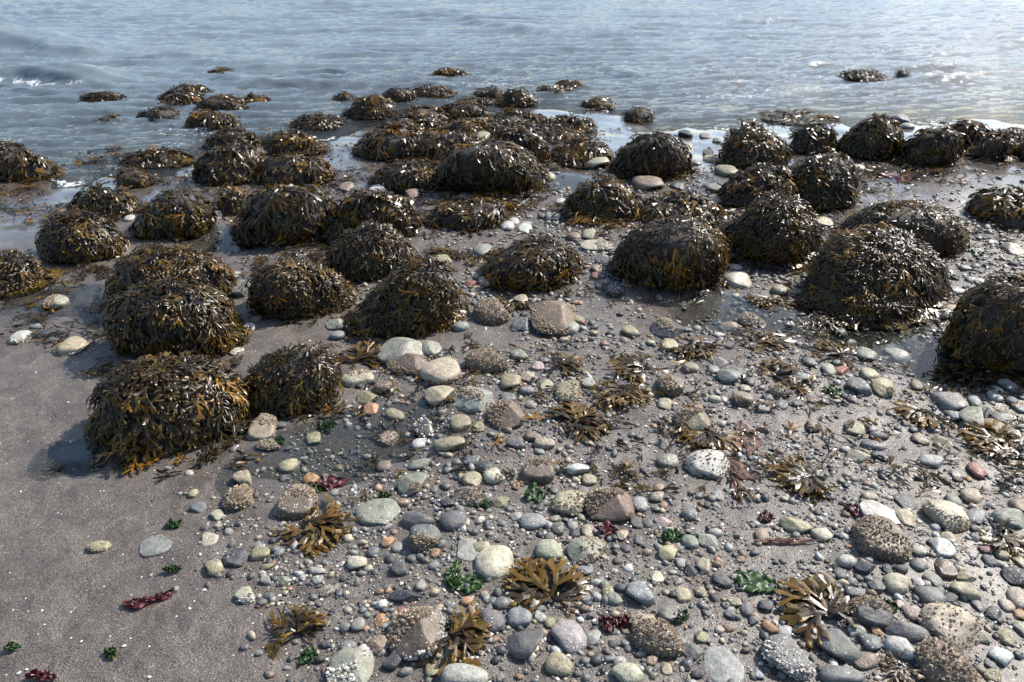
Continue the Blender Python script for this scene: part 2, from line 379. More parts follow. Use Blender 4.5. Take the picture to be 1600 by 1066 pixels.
# ------------------------------------------------------------------ rockweed fronds
PAL = np.array([(.014, .0112, .0065), (.022, .0165, .0075), (.034, .024, .009), (.062, .042, .011), (.115, .078, .013), (.185, .10, .012)])
def frond(seed, lod, L0=.028, wid=.0080, depth=3, swell=.35):
    """a forked flat frond in (s along, t across, w up); returns verts, triangles, tipness, yellowness"""
    g = random.Random(seed); V = []; F = []; T = []; Yl = []
    def seg(s, t, a, ln, w0, w1, lev, wz):
        nc = 3 if (lod == 0 and lev == 0) else 2
        tw = g.uniform(-.9, .9); base = len(V); cz = g.uniform(-.25, .35)
        for i in range(nc):
            f = i / (nc - 1); ss = s + math.cos(a) * ln * f; tt = t + math.sin(a) * ln * f; w = (w0 + (w1 - w0) * f + .0015 * math.sin(f * 3.1)) / 2; zz = wz + cz * ln * f
            ca, sa = -math.sin(a), math.cos(a); tip = (lev + f) / (depth)
            if lod == 0:
                for q in (-1, 0, 1):
                    V.append((ss + ca * w * q, tt + sa * w * q, zz + tw * w * q * f + (.0016 if q == 0 else 0))); T.append(tip); Yl.append(0)
            else:
                for q in (-1, 1):
                    V.append((ss + ca * w * q, tt + sa * w * q, zz + tw * w * q)); T.append(tip); Yl.append(0)
        k = 3 if lod == 0 else 2
        for i in range(nc - 1):
            for j in range(k - 1):
                a0 = base + i * k + j; F.append((a0, a0 + 1, a0 + k + 1)); F.append((a0, a0 + k + 1, a0 + k))
        es, et, ez = s + math.cos(a) * ln, t + math.sin(a) * ln, wz + cz * ln
        if lev + 1 < depth and not (lev >= 1 and g.random() < .12):
            dv = g.uniform(.28, .5)
            for sg in (-1, 1):
                seg(es, et, a + sg * dv + g.uniform(-.15, .15), ln * g.uniform(.7, 1.0), w1 * .62, w1 * g.uniform(.85, 1.15), lev + 1, ez)
        else:
            sw = g.random() < swell; n0 = len(V); r = w1 * (.55 if sw else .5); tl = w1 * g.uniform(1.0, 1.9) if sw else w1 * .7
            if sw and lod == 0:      # a swollen yellow tip
                for q in range(4):
                    th = q * math.pi / 2; u = r * math.cos(th); h = r * .8 * math.sin(th)
                    V.append((es + math.cos(a) * tl * .5 - math.sin(a) * u, et + math.sin(a) * tl * .5 + math.cos(a) * u, ez + h)); T.append(1.1); Yl.append(1)
                for f in (-.25, 1.05): V.append((es + math.cos(a) * tl * f, et + math.sin(a) * tl * f, ez)); T.append(1.1); Yl.append(1 if f > 0 else .4)
                for q in range(4): F.append((n0 + q, n0 + (q + 1) % 4, n0 + 5)); F.append((n0 + (q + 1) % 4, n0 + q, n0 + 4))
            else:
                V.append((es + math.cos(a) * tl, et + math.sin(a) * tl, ez - .002)); T.append(1.15); Yl.append(1 if sw else .2)
                k2 = base + (nc - 1) * k; F.append((k2, k2 + k - 1, n0))
                pass
    seg(0, 0, g.uniform(-.15, .15), L0 * g.uniform(.8, 1.2), wid * .55, wid, 0, 0)
    return np.array(V, float), np.array(F), np.array(T), np.array(Yl, float)
TPL = {0: [frond(100 + i, 0) for i in range(14)], 1: [frond(200 + i, 1, .032, .0105) for i in range(14)]}
PAL = PAL * np.array([.90, .80, .56])
def frond_colour(g, n, gold):
    c = g.choice(6, n, p=np.array([.36 - gold * .25, .27 - gold * .05, .17, .10 + gold * .1, .06 + gold * .1, .04 + gold * .1]))
    return PAL[c] * g.uniform(.7, 1.35, (n, 1)), c

class Dome:
    """rounded boulder body: a superellipsoid with smooth lumps, centre on the ground"""
    def __init__(s, a, b, h, seed, p=2.3):
        s.a, s.b, s.h, s.p = a, b, h, p; s.sh = np.random.default_rng(seed).uniform(-.4, .4, 2) * min(1, a / max(h, .01)); s.n = Noise3(seed, 12, 1.3, 4.6); s.bare = Noise3(seed + 3, 8, 2.0, 5.0)
    def f(s, P):
        q = P.copy(); q[..., 0] -= s.sh[0] * P[..., 2]; q[..., 1] -= s.sh[1] * P[..., 2]; q = np.abs(q / np.array([s.a, s.b, s.h])); r = ((q ** s.p).sum(-1)) ** (1 / s.p)
        D = P / (np.linalg.norm(P, axis=-1, keepdims=True) + 1e-9)
        return r / (1 + np.clip(.20 * s.n(D), -.42, .42))
    def surf(s, D):
        return D / s.f(D)[..., None]
def solve_height(c, a, b, ytop, sink, seed):
    lo, hi = .015, .8
    th = np.linspace(0, 2 * math.pi, 48); ph = np.linspace(0, math.pi / 2, 14); TH, PH = np.meshgrid(th, ph)
    D = np.stack([np.cos(TH) * np.cos(PH), np.sin(TH) * np.cos(PH), np.sin(PH)], -1)
    for _ in range(18):
        h = (lo + hi) / 2; S = np.abs(D / np.array([a, b, h])); S = D / ((S ** 2.3).sum(-1) ** (1 / 2.3))[..., None]
        _, y = project(S + np.array([c[0], c[1], c[2] - sink]))
        if y.min() < ytop: hi = h
        else: lo = h
    return h
def drape(g, dome, c, n, lod, gold, flat=False, spread=0.0, elmin=-.1, keep=None):
    """n fronds rooted all over a dome and hanging down it; returns arrays in boulder space"""
    VV, FF, CC = [], [], []; off = 0
    ncl = max(4, n // 6); cl = np.arange(n) % ncl     # fronds grow in bunches
    jit = .028 / max(dome.a, .05)
    fi = np.arange(ncl) + g.uniform(-.45, .45, ncl); e0 = max(elmin, -.1)
    u = (fi * 2.39996)[cl] + g.normal(size=n) * jit; sz = np.clip((e0 + (1 - e0) * np.clip((fi + .5) / ncl, 0, 1))[cl] + g.normal(size=n) * jit * .8, -.1, .999)
    if keep is not None: sz = g.uniform(.25, .95, n); u = g.uniform(math.pi * 1.05, math.pi * 1.95, n)
    D = np.stack([np.cos(u) * np.sqrt(1 - sz * sz), np.sin(u) * np.sqrt(1 - sz * sz), sz], 1)
    D = D * np.array([dome.a, dome.b, dome.h]); D /= np.linalg.norm(D, axis=1)[:, None]
    if not flat:      # patches where the rock stays bare
        kp = (dome.bare(D)[:, None] + .25 * g.normal(size=(n, 1))).ravel() > -1.3 - .5 * (D[:, 2] > .6); D, cl, n = D[kp], cl[kp], int(kp.sum())
    P0 = dome.surf(D); e = 1e-3
    Nn = np.stack([dome.f(P0 + np.eye(3)[i] * e) - dome.f(P0 - np.eye(3)[i] * e) for i in range(3)], 1); Nn /= np.linalg.norm(Nn, axis=1)[:, None]
    dn = np.array([0, 0, -1.0]) + (g.normal(size=(ncl, 3)) * .42)[cl] + g.normal(size=(n, 3)) * np.array([.24, .24, .12]); dn = dn - (dn * Nn).sum(1)[:, None] * Nn
    out = P0 * np.array([1, 1, 0]); out /= np.linalg.norm(out, axis=1)[:, None] + 1e-6
    dn = dn / np.linalg.norm(dn, axis=1)[:, None] + spread * out; dn -= (dn * Nn).sum(1)[:, None] * Nn; dn /= np.linalg.norm(dn, axis=1)[:, None]
    bi = np.cross(Nn, dn); cols, cls = frond_colour(g, ncl, gold); cols = cols[cl] * g.uniform(.75, 1.3, (n, 1)); ctilt = g.uniform(.02, .5, ncl)[cl]; csc = (.74 + .6 * g.random(ncl) ** 2)[cl]; rc = 1.0 / max(.08, .9 * (dome.a + dome.h) / 2)
    for ti, (V, F, T, Yl) in enumerate(TPL[lod]):
        ids = np.arange(ti, n, len(TPL[lod]))
        if keep is not None: ids = np.arange(n)[ti::len(TPL[lod])]
        if len(ids) == 0: continue
        sc = (csc[ids] * g.uniform(.8, 1.2, len(ids)))[:, None] * min(1, max(.5, dome.a / .15)); S = V[None, :, 0] * sc; Tt = V[None, :, 1] * sc; Wv = V[None, :, 2] * sc
        kap = rc * g.uniform(.3, 1.3, (len(ids), 1)); tilt = (ctilt[ids][:, None] + g.uniform(0, .45, (len(ids), 1))) * (.5 if flat else 1)
        al = np.sin(kap * S) / kap; dr = (1 - np.cos(kap * S)) / kap
        lift = np.sin(tilt) * S * (1 - S / .13) + .004 + Wv - dr
        Pp = P0[ids][:, None] + al[..., None] * dn[ids][:, None] + Tt[..., None] * bi[ids][:, None] + lift[..., None] * Nn[ids][:, None]
        Pp = Pp.reshape(-1, 3)
        ff = dome.f(Pp); lay = 1.0 + (g.uniform(.002, .024, (len(ids), 1)) + 0 * S).ravel() / max(.05, (dome.a + dome.h) / 2)
        k = np.where(ff < lay, lay / np.maximum(ff, .3), 1.0); Pp = Pp * k[:, None]
        gz = ground(Pp[:, 0] + c[0], Pp[:, 1] + c[1]) - c[2]; gz = np.maximum(gz, -c[2] - .012)
        fl = gz + (g.uniform(.003, .018, (len(ids), 1)) + 0 * S).ravel() + .35 * np.abs(Wv).ravel()
        Pp[:, 2] = np.maximum(Pp[:, 2], fl)
        base = cols[ids][:, None, :]; gd = PAL[g.choice([3, 4, 4, 5], len(ids))][:, None, :] * 1.05
        tf = np.clip((T - .45) / .7, 0, 1)[None, :, None] * (g.uniform(0, 1, (len(ids), 1, 1)) ** 1.6) * (.8 + .3 * gold)
        C = base * (1 - tf) + gd * tf; yl = (Yl[None, :, None] * g.uniform(.2, 1, (len(ids), 1, 1))) * .85; C = C * (1 - yl) + np.array([.15, .097, .02]) * yl
        VV.append(Pp); CC.append(np.broadcast_to(C, (len(ids), len(V), 3)).reshape(-1, 3))
        FF.append((F[None] + (np.arange(len(ids)) * len(V))[:, None, None]).reshape(-1, 3) + off); off += len(Pp)
    return np.concatenate(VV), np.concatenate(FF), np.concatenate(CC)
def rock_mesh(dome, seed):
    V, F = ICO[3]; P = dome.surf(V) * (1 + .02 * Noise3(seed + 7, 14, 6, 16)(V))[:, None]
    return mesh_np('rock', P * .985, F, M_ROCK)
def barnacle_mesh(name, pts, nrm, g, size, cols):
    """little open cones standing on a surface"""
    n = len(pts); k = 5; a = np.arange(k) * 2 * math.pi / k
    t = np.cross(nrm, np.array([.31, .17, .93])); t /= np.linalg.norm(t, axis=1)[:, None] + 1e-9; b = np.cross(nrm, t)
    r = g.uniform(.65, 1.15, (n, 1)) ** 2 * 1.15 * size; h = r * g.uniform(.7, 1.5, (n, 1))
    ring = t[:, None] * np.cos(a)[None, :, None] + b[:, None] * np.sin(a)[None, :, None]
    jit = g.uniform(.75, 1.25, (n, k, 1))
    lo = pts[:, None] + ring * r[:, None] * jit - nrm[:, None] * (.3 * r)[:, None]; hi = pts[:, None] + ring * (.5 * r)[:, None] * jit + nrm[:, None] * h[:, None]
    ce = (pts + nrm * h * .45)[:, None]
    V = np.concatenate([lo, hi, ce], 1).reshape(-1, 3); m = 2 * k + 1; F = []
    for j in range(k):
        j2 = (j + 1) % k; F += [(j, j2, k + j2), (j, k + j2, k + j), (k + j, k + j2, 2 * k)]
    F = (np.array(F)[None] + (np.arange(n) * m)[:, None, None]).reshape(-1, 3)
    C = np.repeat(cols[:, None, :], m, 1); C[:, 2 * k] *= .3
    return mesh_np(name, V, F, M_BARN, False, col=C.reshape(-1, 3))
def barn_cols(g, n, pal):
    pal = np.array(pal); return pal[g.integers(0, len(pal), n)] * g.uniform(.7, 1.25, (n, 1))
B_TAN = [(.25, .19, .125), (.18, .13, .085), (.33, .26, .18), (.12, .09, .06)]
B_WHITE = [(.55, .52, .47), (.42, .38, .32), (.3, .26, .21)]

SINGLE = []   # ready bent fronds used one by one
for i in range(14):
    V, F, T, Yl = frond(300 + i, 0, .030, .0112, 3, .4); g = np.random.default_rng(400 + i)
    kap = 3.2 + g.uniform(-1, 2); S = V[:, 0]
    kap *= 1.5; P = np.stack([np.sin(kap * S) / kap, V[:, 1], V[:, 2] - (1 - np.cos(kap * S)) / kap + .45 * S * (1 - S / .10)], 1)
    col, _ = frond_colour(g, 1, .0); gd = PAL[g.choice([3, 4, 5])]
    tf = np.clip((T - .4) / .7, 0, 1)[:, None] * g.uniform(.15, .85); C = col * (1 - tf) + gd * tf
    yl = Yl[:, None] * .8; C = C * (1 - yl) + np.array([.16, .105, .02]) * yl
    SINGLE.append(mesh_np('frond', P, F, M_WEED, True, col=C))
def frame(pos, d, n):
    d = d / np.linalg.norm(d); n = n - d * (n @ d); n = n / np.linalg.norm(n); b = np.cross(n, d)
    return Matrix(((d[0], b[0], n[0], pos[0]), (d[1], b[1], n[1], pos[1]), (d[2], b[2], n[2], pos[2]), (0, 0, 0, 1)))

# ------------------------------------------------------------------ boulders under rockweed
# (x0, y_top, x1, y_base, kind, gold, label, short name as a landmark or None); kind: b boulder, B large near boulder, m low mat
BOULDERS = [
 (148, 560, 385, 712, 'B', .05, 'broad rockweed boulder with a shadow pool, lowest on the open sand', 'lowest broad seaweed boulder'),
 (380, 510, 528, 648, 'B', .15, 'tall round rockweed boulder right beside the lowest broad one', 'tall round seaweed boulder'),
 (174, 445, 376, 566, 'B', .08, 'big rockweed boulder between the tan pebble and the tall round boulder', 'big seaweed boulder above the lowest one'),
 (176, 388, 366, 492, 'B', .05, 'dark rockweed boulder crowded against the back of a bigger one, left of the pebbles', 'dark seaweed boulder behind the big left one'),
 (394, 412, 550, 498, 'B', .20, 'greenish gold rockweed mound beside the pointed bare-fronted boulder', 'greenish gold seaweed mound'),
 (556, 410, 712, 528, 'B', .10, 'pointed boulder with rockweed on top and a bare brown front', 'pointed bare-fronted boulder'),
 (518, 352, 650, 442, 'b', .12, 'rockweed boulder tucked directly behind the pointed bare-fronted boulder', 'seaweed boulder behind the pointed one'),
 (525, 302, 655, 378, 'b', .15, 'shaggy rockweed mound, third back in line from the pointed boulder', 'shaggy seaweed mound'),
 (366, 287, 530, 386, 'b', .12, 'large steep rockweed boulder standing above the greenish gold mound', 'large steep seaweed boulder'),
 (-40, 370, 74, 470, 'b', .25, 'golden rockweed boulder cut off by the left edge beside flat seaweed', 'golden boulder at the left edge'),
 (64, 335, 198, 414, 'b', .15, 'rounded rockweed boulder above the flat seaweed mat, near the left edge', 'rounded seaweed boulder'),
 (208, 302, 334, 374, 'b', .22, 'bushy rockweed boulder between two others, left of the large steep one', 'bushy seaweed boulder'),
 (110, 292, 216, 346, 'b', .20, 'low rockweed boulder with a bright green spot on its face', 'green-spotted seaweed boulder'),
 (-30, 224, 93, 286, 'b', .15, 'dark rockweed boulder at the water\'s edge, cut off by the left edge', 'dark boulder at the left waterline'),
 (305, 226, 412, 292, 'b', .05, 'very dark steep rockweed boulder at the left waterline', 'very dark steep boulder'),
 (322, 202, 408, 240, 'b', .12, 'rockweed mound peeping over the very dark steep boulder', None),
 (412, 204, 503, 243, 'b', .15, 'rockweed mound behind a small tan stone at the waterline', None),
 (402, 243, 514, 296, 'b', .22, 'yellowish rockweed mound just right of the very dark steep boulder', 'yellowish seaweed mound'),
 (197, 232, 293, 267, 'b', .15, 'rockweed boulder in shallow water beside a floating mat, left shore', None),
 (180, 264, 250, 296, 'b', .30, 'small golden rockweed hump in the shallows above the bushy boulder', None),
 (66, 415, 165, 464, 'm', .12, 'flat rockweed mat on sand below the rounded left boulder', 'flat rockweed mat'),
 (116, 230, 200, 252, 'm', .25, 'flat rockweed mat awash beside the dark boulder at the left waterline', None),
 (337, 292, 402, 338, 'b', .25, 'small rockweed hump against the large steep boulder', None),
 (388, 386, 500, 428, 'm', .30, 'low rockweed mat behind the greenish gold mound', None),
 (130, 146, 192, 159, 'w', .30, 'rockweed hump alone in the water, nearest the breaking wave on the left', None),
 (250, 141, 310, 162, 'w', .20, 'front one of two touching rockweed humps in the water', None),
 (268, 132, 326, 151, 'w', .25, 'rear one of two touching rockweed humps in the water', None),
 (312, 149, 384, 175, 'w', .18, 'rockweed hump in the water with a smaller one at its right', None),
 (374, 148, 420, 163, 'w', .30, 'little rockweed hump at the right of a larger one in the water', None),
 (294, 173, 372, 202, 'w', .15, 'dark rockweed hump in the water with a grey-green patch', None),
 (219, 166, 279, 188, 'w', .35, 'golden rockweed hump alone in the shallows, left of the grey-green one', None),
 (456, 178, 536, 205, 'w', .25, 'broad rockweed hump at the water\'s edge above the tan stone', None),
 (328, 106, 362, 115, 'w', .20, 'tiny rockweed hump just behind the small white breaker', None),
 (680, 104, 724, 120, 'w', .15, 'lone spiky rockweed hump farthest out in the middle of the sea', None),
 (538, 150, 619, 187, 'w', .25, 'rockweed boulder with golden top casting a reflection in still shallows', 'gold-topped boulder in the shallows'),
 (592, 136, 648, 160, 'w', .15, 'dark rockweed hump just behind the gold-topped boulder in the shallows', None),
 (522, 142, 560, 159, 'w', .15, 'small dark rockweed hump left behind the gold-topped boulder', None),
 (647, 134, 706, 153, 'w', .20, 'wide rockweed hump in the shallows between two darker boulders', None),
 (776, 138, 838, 168, 'w', .08, 'dark round rockweed boulder in the water in the middle', 'dark round boulder in the water'),
 (742, 136, 788, 152, 'w', .12, 'low rockweed hump touching the dark round boulder in the water', None),
 (624, 166, 694, 192, 'b', .18, 'rockweed hump at the waterline below the wide hump', None),
 (692, 159, 754, 184, 'b', .12, 'dark rockweed hump at the waterline beside a greenish one', None),
 (712, 151, 768, 166, 'w', .30, 'small rockweed hump with green top at the middle waterline', None),
 (766, 172, 858, 206, 'b', .12, 'broad rockweed mound below the dark round boulder in the water', None),
 (858, 179, 924, 208, 'b', .25, 'rockweed mound with green algae at the middle shore', None),
 (909, 153, 961, 171, 'w', .30, 'small golden rockweed hump awash right of the dark round boulder', None),
 (869, 125, 912, 137, 'w', .25, 'tiny rockweed hump in the waves, farthest of a pair', None),
 (842, 135, 892, 147, 'w', .20, 'flat rockweed hump awash in the waves, nearer of a pair', None),
 (972, 167, 1024, 191, 'w', .15, 'dark rockweed hump at the shore behind the glossy dome', None),
 (1314, 109, 1378, 126, 'w', .05, 'black rockweed hump in the bright water on the right', None),
 (1399, 106, 1420, 119, 'w', .05, 'small black rockweed knob beside the white breaker', None),
 (562, 197, 690, 249, 'b', .20, 'wide rockweed boulder at the shore edge of the central heap', 'wide shore boulder'),
 (652, 206, 760, 251, 'b', .10, 'rockweed boulder with a bare pale green stone face', None),
 (690, 182, 790, 216, 'b', .18, 'rockweed mound at the back of the central heap', None),
 (757, 202, 850, 258, 'b', .12, 'rockweed mound behind the peak of the central heap', None),
 (690, 222, 850, 304, 'b', .08, 'peaked central rockweed boulder with bare brown rock at its foot', 'peaked central boulder'),
 (587, 252, 700, 299, 'b', .20, 'low rockweed mound left of the peaked central boulder', None),
 (667, 308, 790, 358, 'b', .18, 'low wide rockweed mound below the peaked central boulder', 'low wide seaweed mound'),
 (757, 374, 903, 455, 'b', .12, 'rockweed boulder in the middle of the pebbles, above the barnacled rock', 'seaweed boulder amid the pebbles'),
 (886, 277, 1000, 347, 'b', .28, 'domed rockweed boulder with golden fringe below the cream stone', 'gold-fringed domed boulder'),
 (957, 208, 1079, 281, 'b', .08, 'glossy dark rockweed dome at the middle shore', 'glossy dark dome'),
 (866, 212, 950, 258, 'b', .25, 'rockweed mound right above the cream stone', None),
 (957, 343, 1130, 452, 'B', .12, 'large round rockweed boulder with green algae low on its side', 'large round seaweed boulder'),
 (1002, 298, 1124, 358, 'b', .28, 'rockweed mound directly behind the large round boulder', 'seaweed mound behind the large round boulder'),
 (1114, 308, 1277, 418, 'B', .10, 'big backlit rockweed boulder touching the large round one', 'big backlit boulder'),
 (1127, 258, 1262, 332, 'b', .10, 'glistening rockweed boulder behind the big backlit one', None),
 (1205, 240, 1338, 332, 'b', .12, 'glistening rockweed boulder sloping down to a bare foot', None),
 (1124, 192, 1230, 268, 'b', .10, 'steep dark rockweed boulder at the shore, first of the right row', 'first boulder of the right shore row'),
 (1228, 192, 1304, 242, 'b', .10, 'rockweed boulder under the floating golden weed, second of the right row', None),
 (1305, 183, 1407, 250, 'b', .03, 'black-shadowed rockweed boulder with a black stone behind it', None),
 (1402, 198, 1501, 262, 'b', .12, 'glistening rockweed boulder on pale sand, fourth of the right row', 'fourth boulder of the right shore row'),
 (1472, 191, 1545, 230, 'b', .10, 'rockweed boulder at the far shore behind the fourth one', None),
 (1512, 208, 1582, 252, 'b', .12, 'rockweed boulder near the end of the right shore row', None),
 (1552, 197, 1625, 228, 'b', .10, 'rockweed boulder at the far right waterline', None),
 (1586, 216, 1660, 256, 'b', .10, 'rockweed boulder cut off by the right edge near the water', None),
 (1512, 292, 1650, 364, 'b', .05, 'dark solitary rockweed boulder on pale sand, cut off by the right edge', 'solitary boulder at the right edge'),
 (1262, 356, 1478, 508, 'B', .10, 'biggest rockweed boulder on the right with a black shaded front', 'biggest right-hand boulder'),
 (1305, 316, 1506, 405, 'b', .15, 'rockweed boulder lying behind the biggest right-hand one', None),
 (1484, 432, 1680, 590, 'B', .15, 'large rockweed boulder by the pool, cut off by the right edge', 'large boulder at the right edge'),
 (1215, 450, 1335, 520, 'm', .22, 'loose rockweed mat at the left foot of the biggest right-hand boulder', 'loose rockweed mat'),
 (1185, 168, 1320, 192, 'm', .75, 'golden weed patch awash above the right shore row', None),
 (0, 487, 72, 518, 'm', .15, 'thin rockweed strand on sand at the left edge', None),
 (78, 492, 182, 527, 'm', .08, 'dark rockweed strand trailing from the big left boulder', None),
 (0, 288, 60, 322, 'm', .45, 'ochre rockweed scraps on wet sand at the left edge', None),
 (1440, 266, 1510, 284, 'm', .35, 'small rockweed scrap on the pale right-hand sand', None),
 (525, 258, 582, 282, 'm', .30, 'small rockweed mat on the sand left of the central heap', None),
 (640, 385, 745, 415, 'm', .30, 'flat rockweed mat above the pointed bare-fronted boulder', None),
 (1490, 552, 1590, 602, 'm', .30, 'rockweed mat at the foot of the large right-edge boulder', None),
 (1010, 258, 1080, 282, 'm', .4, 'golden fringe of rockweed lying below the glossy dark dome', None),
 (780, 290, 850, 325, 'm', .35, 'low rockweed fringe right below the peaked central boulder', None),
 (1270, 265, 1350, 290, 'm', .25, 'low rockweed scraps on the sand right of the glistening boulders', None),
 (40, 318, 115, 350, 'm', .4, 'ochre rockweed mat beside the green-spotted boulder', None),
 (250, 276, 312, 300, 'm', .35, 'low rockweed mat between pebbles left of the very dark boulder', None),
 (150, 180, 190, 190, 'w', .2, 'scattered rockweed tips awash in the left shallows', None),
 (590, 232, 720, 262, 'm', .35, 'golden rockweed mat draped in front of the wide shore boulder', None),
 (838, 226, 892, 262, 'm', .3, 'rockweed mat between the central heap and the cream stone', None),
 (470, 268, 545, 302, 'm', .3, 'ragged rockweed mat right of the yellowish mound', None),
 (636, 286, 720, 318, 'm', .25, 'rockweed mat in the gap left below the peaked central boulder', None),
 (500, 330, 572, 384, 'b', .2, 'small rockweed hump wedged between the steep boulder and the shaggy mound', None),
 (912, 322, 985, 356, 'm', .35, 'golden rockweed fringe at the foot of the gold-fringed domed boulder', None),
 (438, 372, 520, 408, 'm', .25, 'rockweed mat between the large steep boulder and the greenish gold mound', None),
 (1060, 352, 1130, 376, 'm', .3, 'rockweed mat squeezed between the large round and big backlit boulders', None),
 (1180, 312, 1300, 345, 'm', .3, 'rockweed apron in front of the glistening boulders', None),
 (1400, 240, 1480, 268, 'm', .3, 'rockweed fringe below the fourth boulder of the right row', None),
 (820, 195, 905, 222, 'b', .25, 'rockweed mound filling the back of the central heap, right side', None),
 (600, 180, 690, 208, 'b', .25, 'rockweed mound at the back of the central heap, left side', None),
 (1340, 290, 1390, 300, 'm', .5, 'bright golden rockweed scrap on the sand', None),
]
LANDMARKS = []     # (x, y, phrase)
BG = 'rocks covered with rockweed on the beach'
gB = np.random.default_rng(77)
n_big = 0
for bi_, (x0, yt, x1, yb, kind, gold, label, short) in enumerate(BOULDERS):
    if kind == 'b' and 550 < x0 and x1 < 960 and yb < 310: x0, x1, yb = x0 - 6, x1 + 6, yb + 3     # the central heap grows together
    cx = (x0 + x1) / 2; c = hit(cx, yb)
    if c[2] < 0: c = at_z(cx, yb, 0.0)
    s = px_scale_z(c); a = (x1 - x0) / 2 * s; flat = kind == 'm'
    fr_th = .012 if not flat else .01
    a = max(.04, a - (.022 if not flat else .03)); th = math.atan2(CAM_Z, math.hypot(c[0], c[1]))
    dirv = np.array([c[0], c[1], 0]); dirv /= np.linalg.norm(dirv)
    if flat:
        b = max(.05, (yb - yt) * s / math.sin(th) / 2 * .8)
    else: b = a * gB.uniform(.72, .88)
    cen = c + np.array([0, b * .96, 0]); cen[0] = (cx - 800) / FPX * ((cen[1]) * CP - (c[2] + .05 - CAM_Z) * SP); cen[2] = max(float(ground(cen[0], cen[1])), 0.0 if kind == 'w' else -.02)
    sink = .0
    if flat: h = .016
    else: h = max(.02, solve_height(cen, a, b, yt + .014 / s, 0, bi_) )
    h = min(h, 1.25 * a) if not flat else h
    pw = gB.uniform(1.75, 2.3)
    if not flat:      # fit the lumpy body to the outline it has from the photographer's place
        th_ = np.linspace(0, 2 * math.pi, 40); ph_ = np.linspace(0, math.pi / 2, 12); TH, PH = np.meshgrid(th_, ph_)
        DD = np.stack([np.cos(TH) * np.cos(PH), np.sin(TH) * np.cos(PH), np.sin(PH)], -1).reshape(-1, 3); m_ = .016 / s
        for _ in range(7):
            S_ = Dome(a, b, h, 500 + bi_, pw).surf(DD) + cen; X_, Y_ = project(S_)
            a *= np.clip((x1 - x0 - 2 * m_) / (X_.max() - X_.min()), .8, 1.25); b = min(max(b, .6 * a), .9 * a)
            cen[0] += ((x0 + x1) / 2 - (X_.max() + X_.min()) / 2) * s; cen[1] += np.clip((Y_.max() - (yb - m_ * .3)) * s / math.sin(th), -.05, .05)
            h *= np.clip(1 + .8 * ((Y_.min() - (yt + m_)) * s / math.cos(th)) / h, .8, 1.25); h = min(max(h, .025), 1.3 * a)
        cen[2] = max(float(ground(cen[0], cen[1])), 0.0 if kind == 'w' else -.02)
    dome = Dome(a, b, h, 500 + bi_, pw)
    far = yb < 330
    lod = 0 if yb > 400 else 1
    area = 2 * math.pi * ((a * b) ** 1.6 / 3 + (a * h) ** 1.6 / 3 + (b * h) ** 1.6 / 3) ** (1 / 1.6)
    dens = 4400 if lod == 0 else 3300
    if flat: dens = 1300
    n = int(min(1600 if lod == 0 else 900, max(30, dens * area)))
    if flat: n = int(min(400, max(25, n)))
    root = link('seaweed_boulder' if not flat else 'rockweed_mat', None, label=label, cat='boulder' if not flat else 'seaweed', group=BG if not flat else 'mats of rockweed on the beach', loc=cen)
    if not flat or h > .02: link('rock', rock_mesh(dome, bi_), root)
    V, F, C = drape(gB, dome, cen, n, lod, gold, flat, spread=.9 if flat else (.25 if kind == 'w' else .08), elmin=-.05 if not flat else .1)
    if not flat:      # a ragged skirt of weed spreading onto the sand
        d2 = Dome(a * 1.06, b * 1.06, max(.02, h * .22), 900 + bi_, 2.0); V2, F2, C2 = drape(gB, d2, cen, max(10, int(n * .16)), lod, gold + .15, True, spread=1.2, elmin=0)
        V, F, C = np.concatenate([V, V2]), np.concatenate([F, F2 + len(V)]), np.concatenate([C, C2])
    link('fronds', mesh_np('fronds', V, F, M_WEED, True, col=C), root, kind='stuff')
    if not flat and yb > 240:    # a crust of barnacles on the bare rock below the weed
        k = int(min(220, 420 * area)); D = gB.normal(size=(k, 3)); D[:, 2] = np.abs(D[:, 2]) * .35; D[:, 1] = -np.abs(D[:, 1]) * 1.0; D /= np.linalg.norm(D, axis=1)[:, None]
        P = dome.surf(D); Nn = P / np.array([a, b, h]) ** 2; Nn /= np.linalg.norm(Nn, axis=1)[:, None]
        link('barnacles', barnacle_mesh('barnacles', P * 1.0, Nn, gB, .0052, barn_cols(gB, k, B_TAN)), root, kind='stuff')
    if kind == 'B' or (kind == 'b' and yb > 330 and not flat):   # the outermost fronds one by one
        for q in range(40 if kind == 'B' else 16):
            az = gB.uniform(math.pi * 1.0, math.pi * 2.0); sz = gB.uniform(.2, .97)
            D = np.array([math.cos(az) * math.sqrt(1 - sz * sz), math.sin(az) * math.sqrt(1 - sz * sz), sz]) * np.array([a, b, h]); D /= np.linalg.norm(D)
            P = dome.surf(D[None])[0]; Nn = P / np.array([a, b, h]) ** 2; Nn /= np.linalg.norm(Nn)
            dn = np.array([gB.normal() * .4, gB.normal() * .4 - .15, -1.0]); dn -= Nn * (dn @ Nn); dn += Nn * .12 * np.linalg.norm(dn)
            o = link('frond', SINGLE[gB.integers(0, len(SINGLE))], root); o.matrix_local = frame(P + Nn * .012, dn, Nn) @ Matrix.Scale(gB.uniform(.65, .95), 4)
    if short: LANDMARKS.append((cx, (yt + yb) / 2, short))

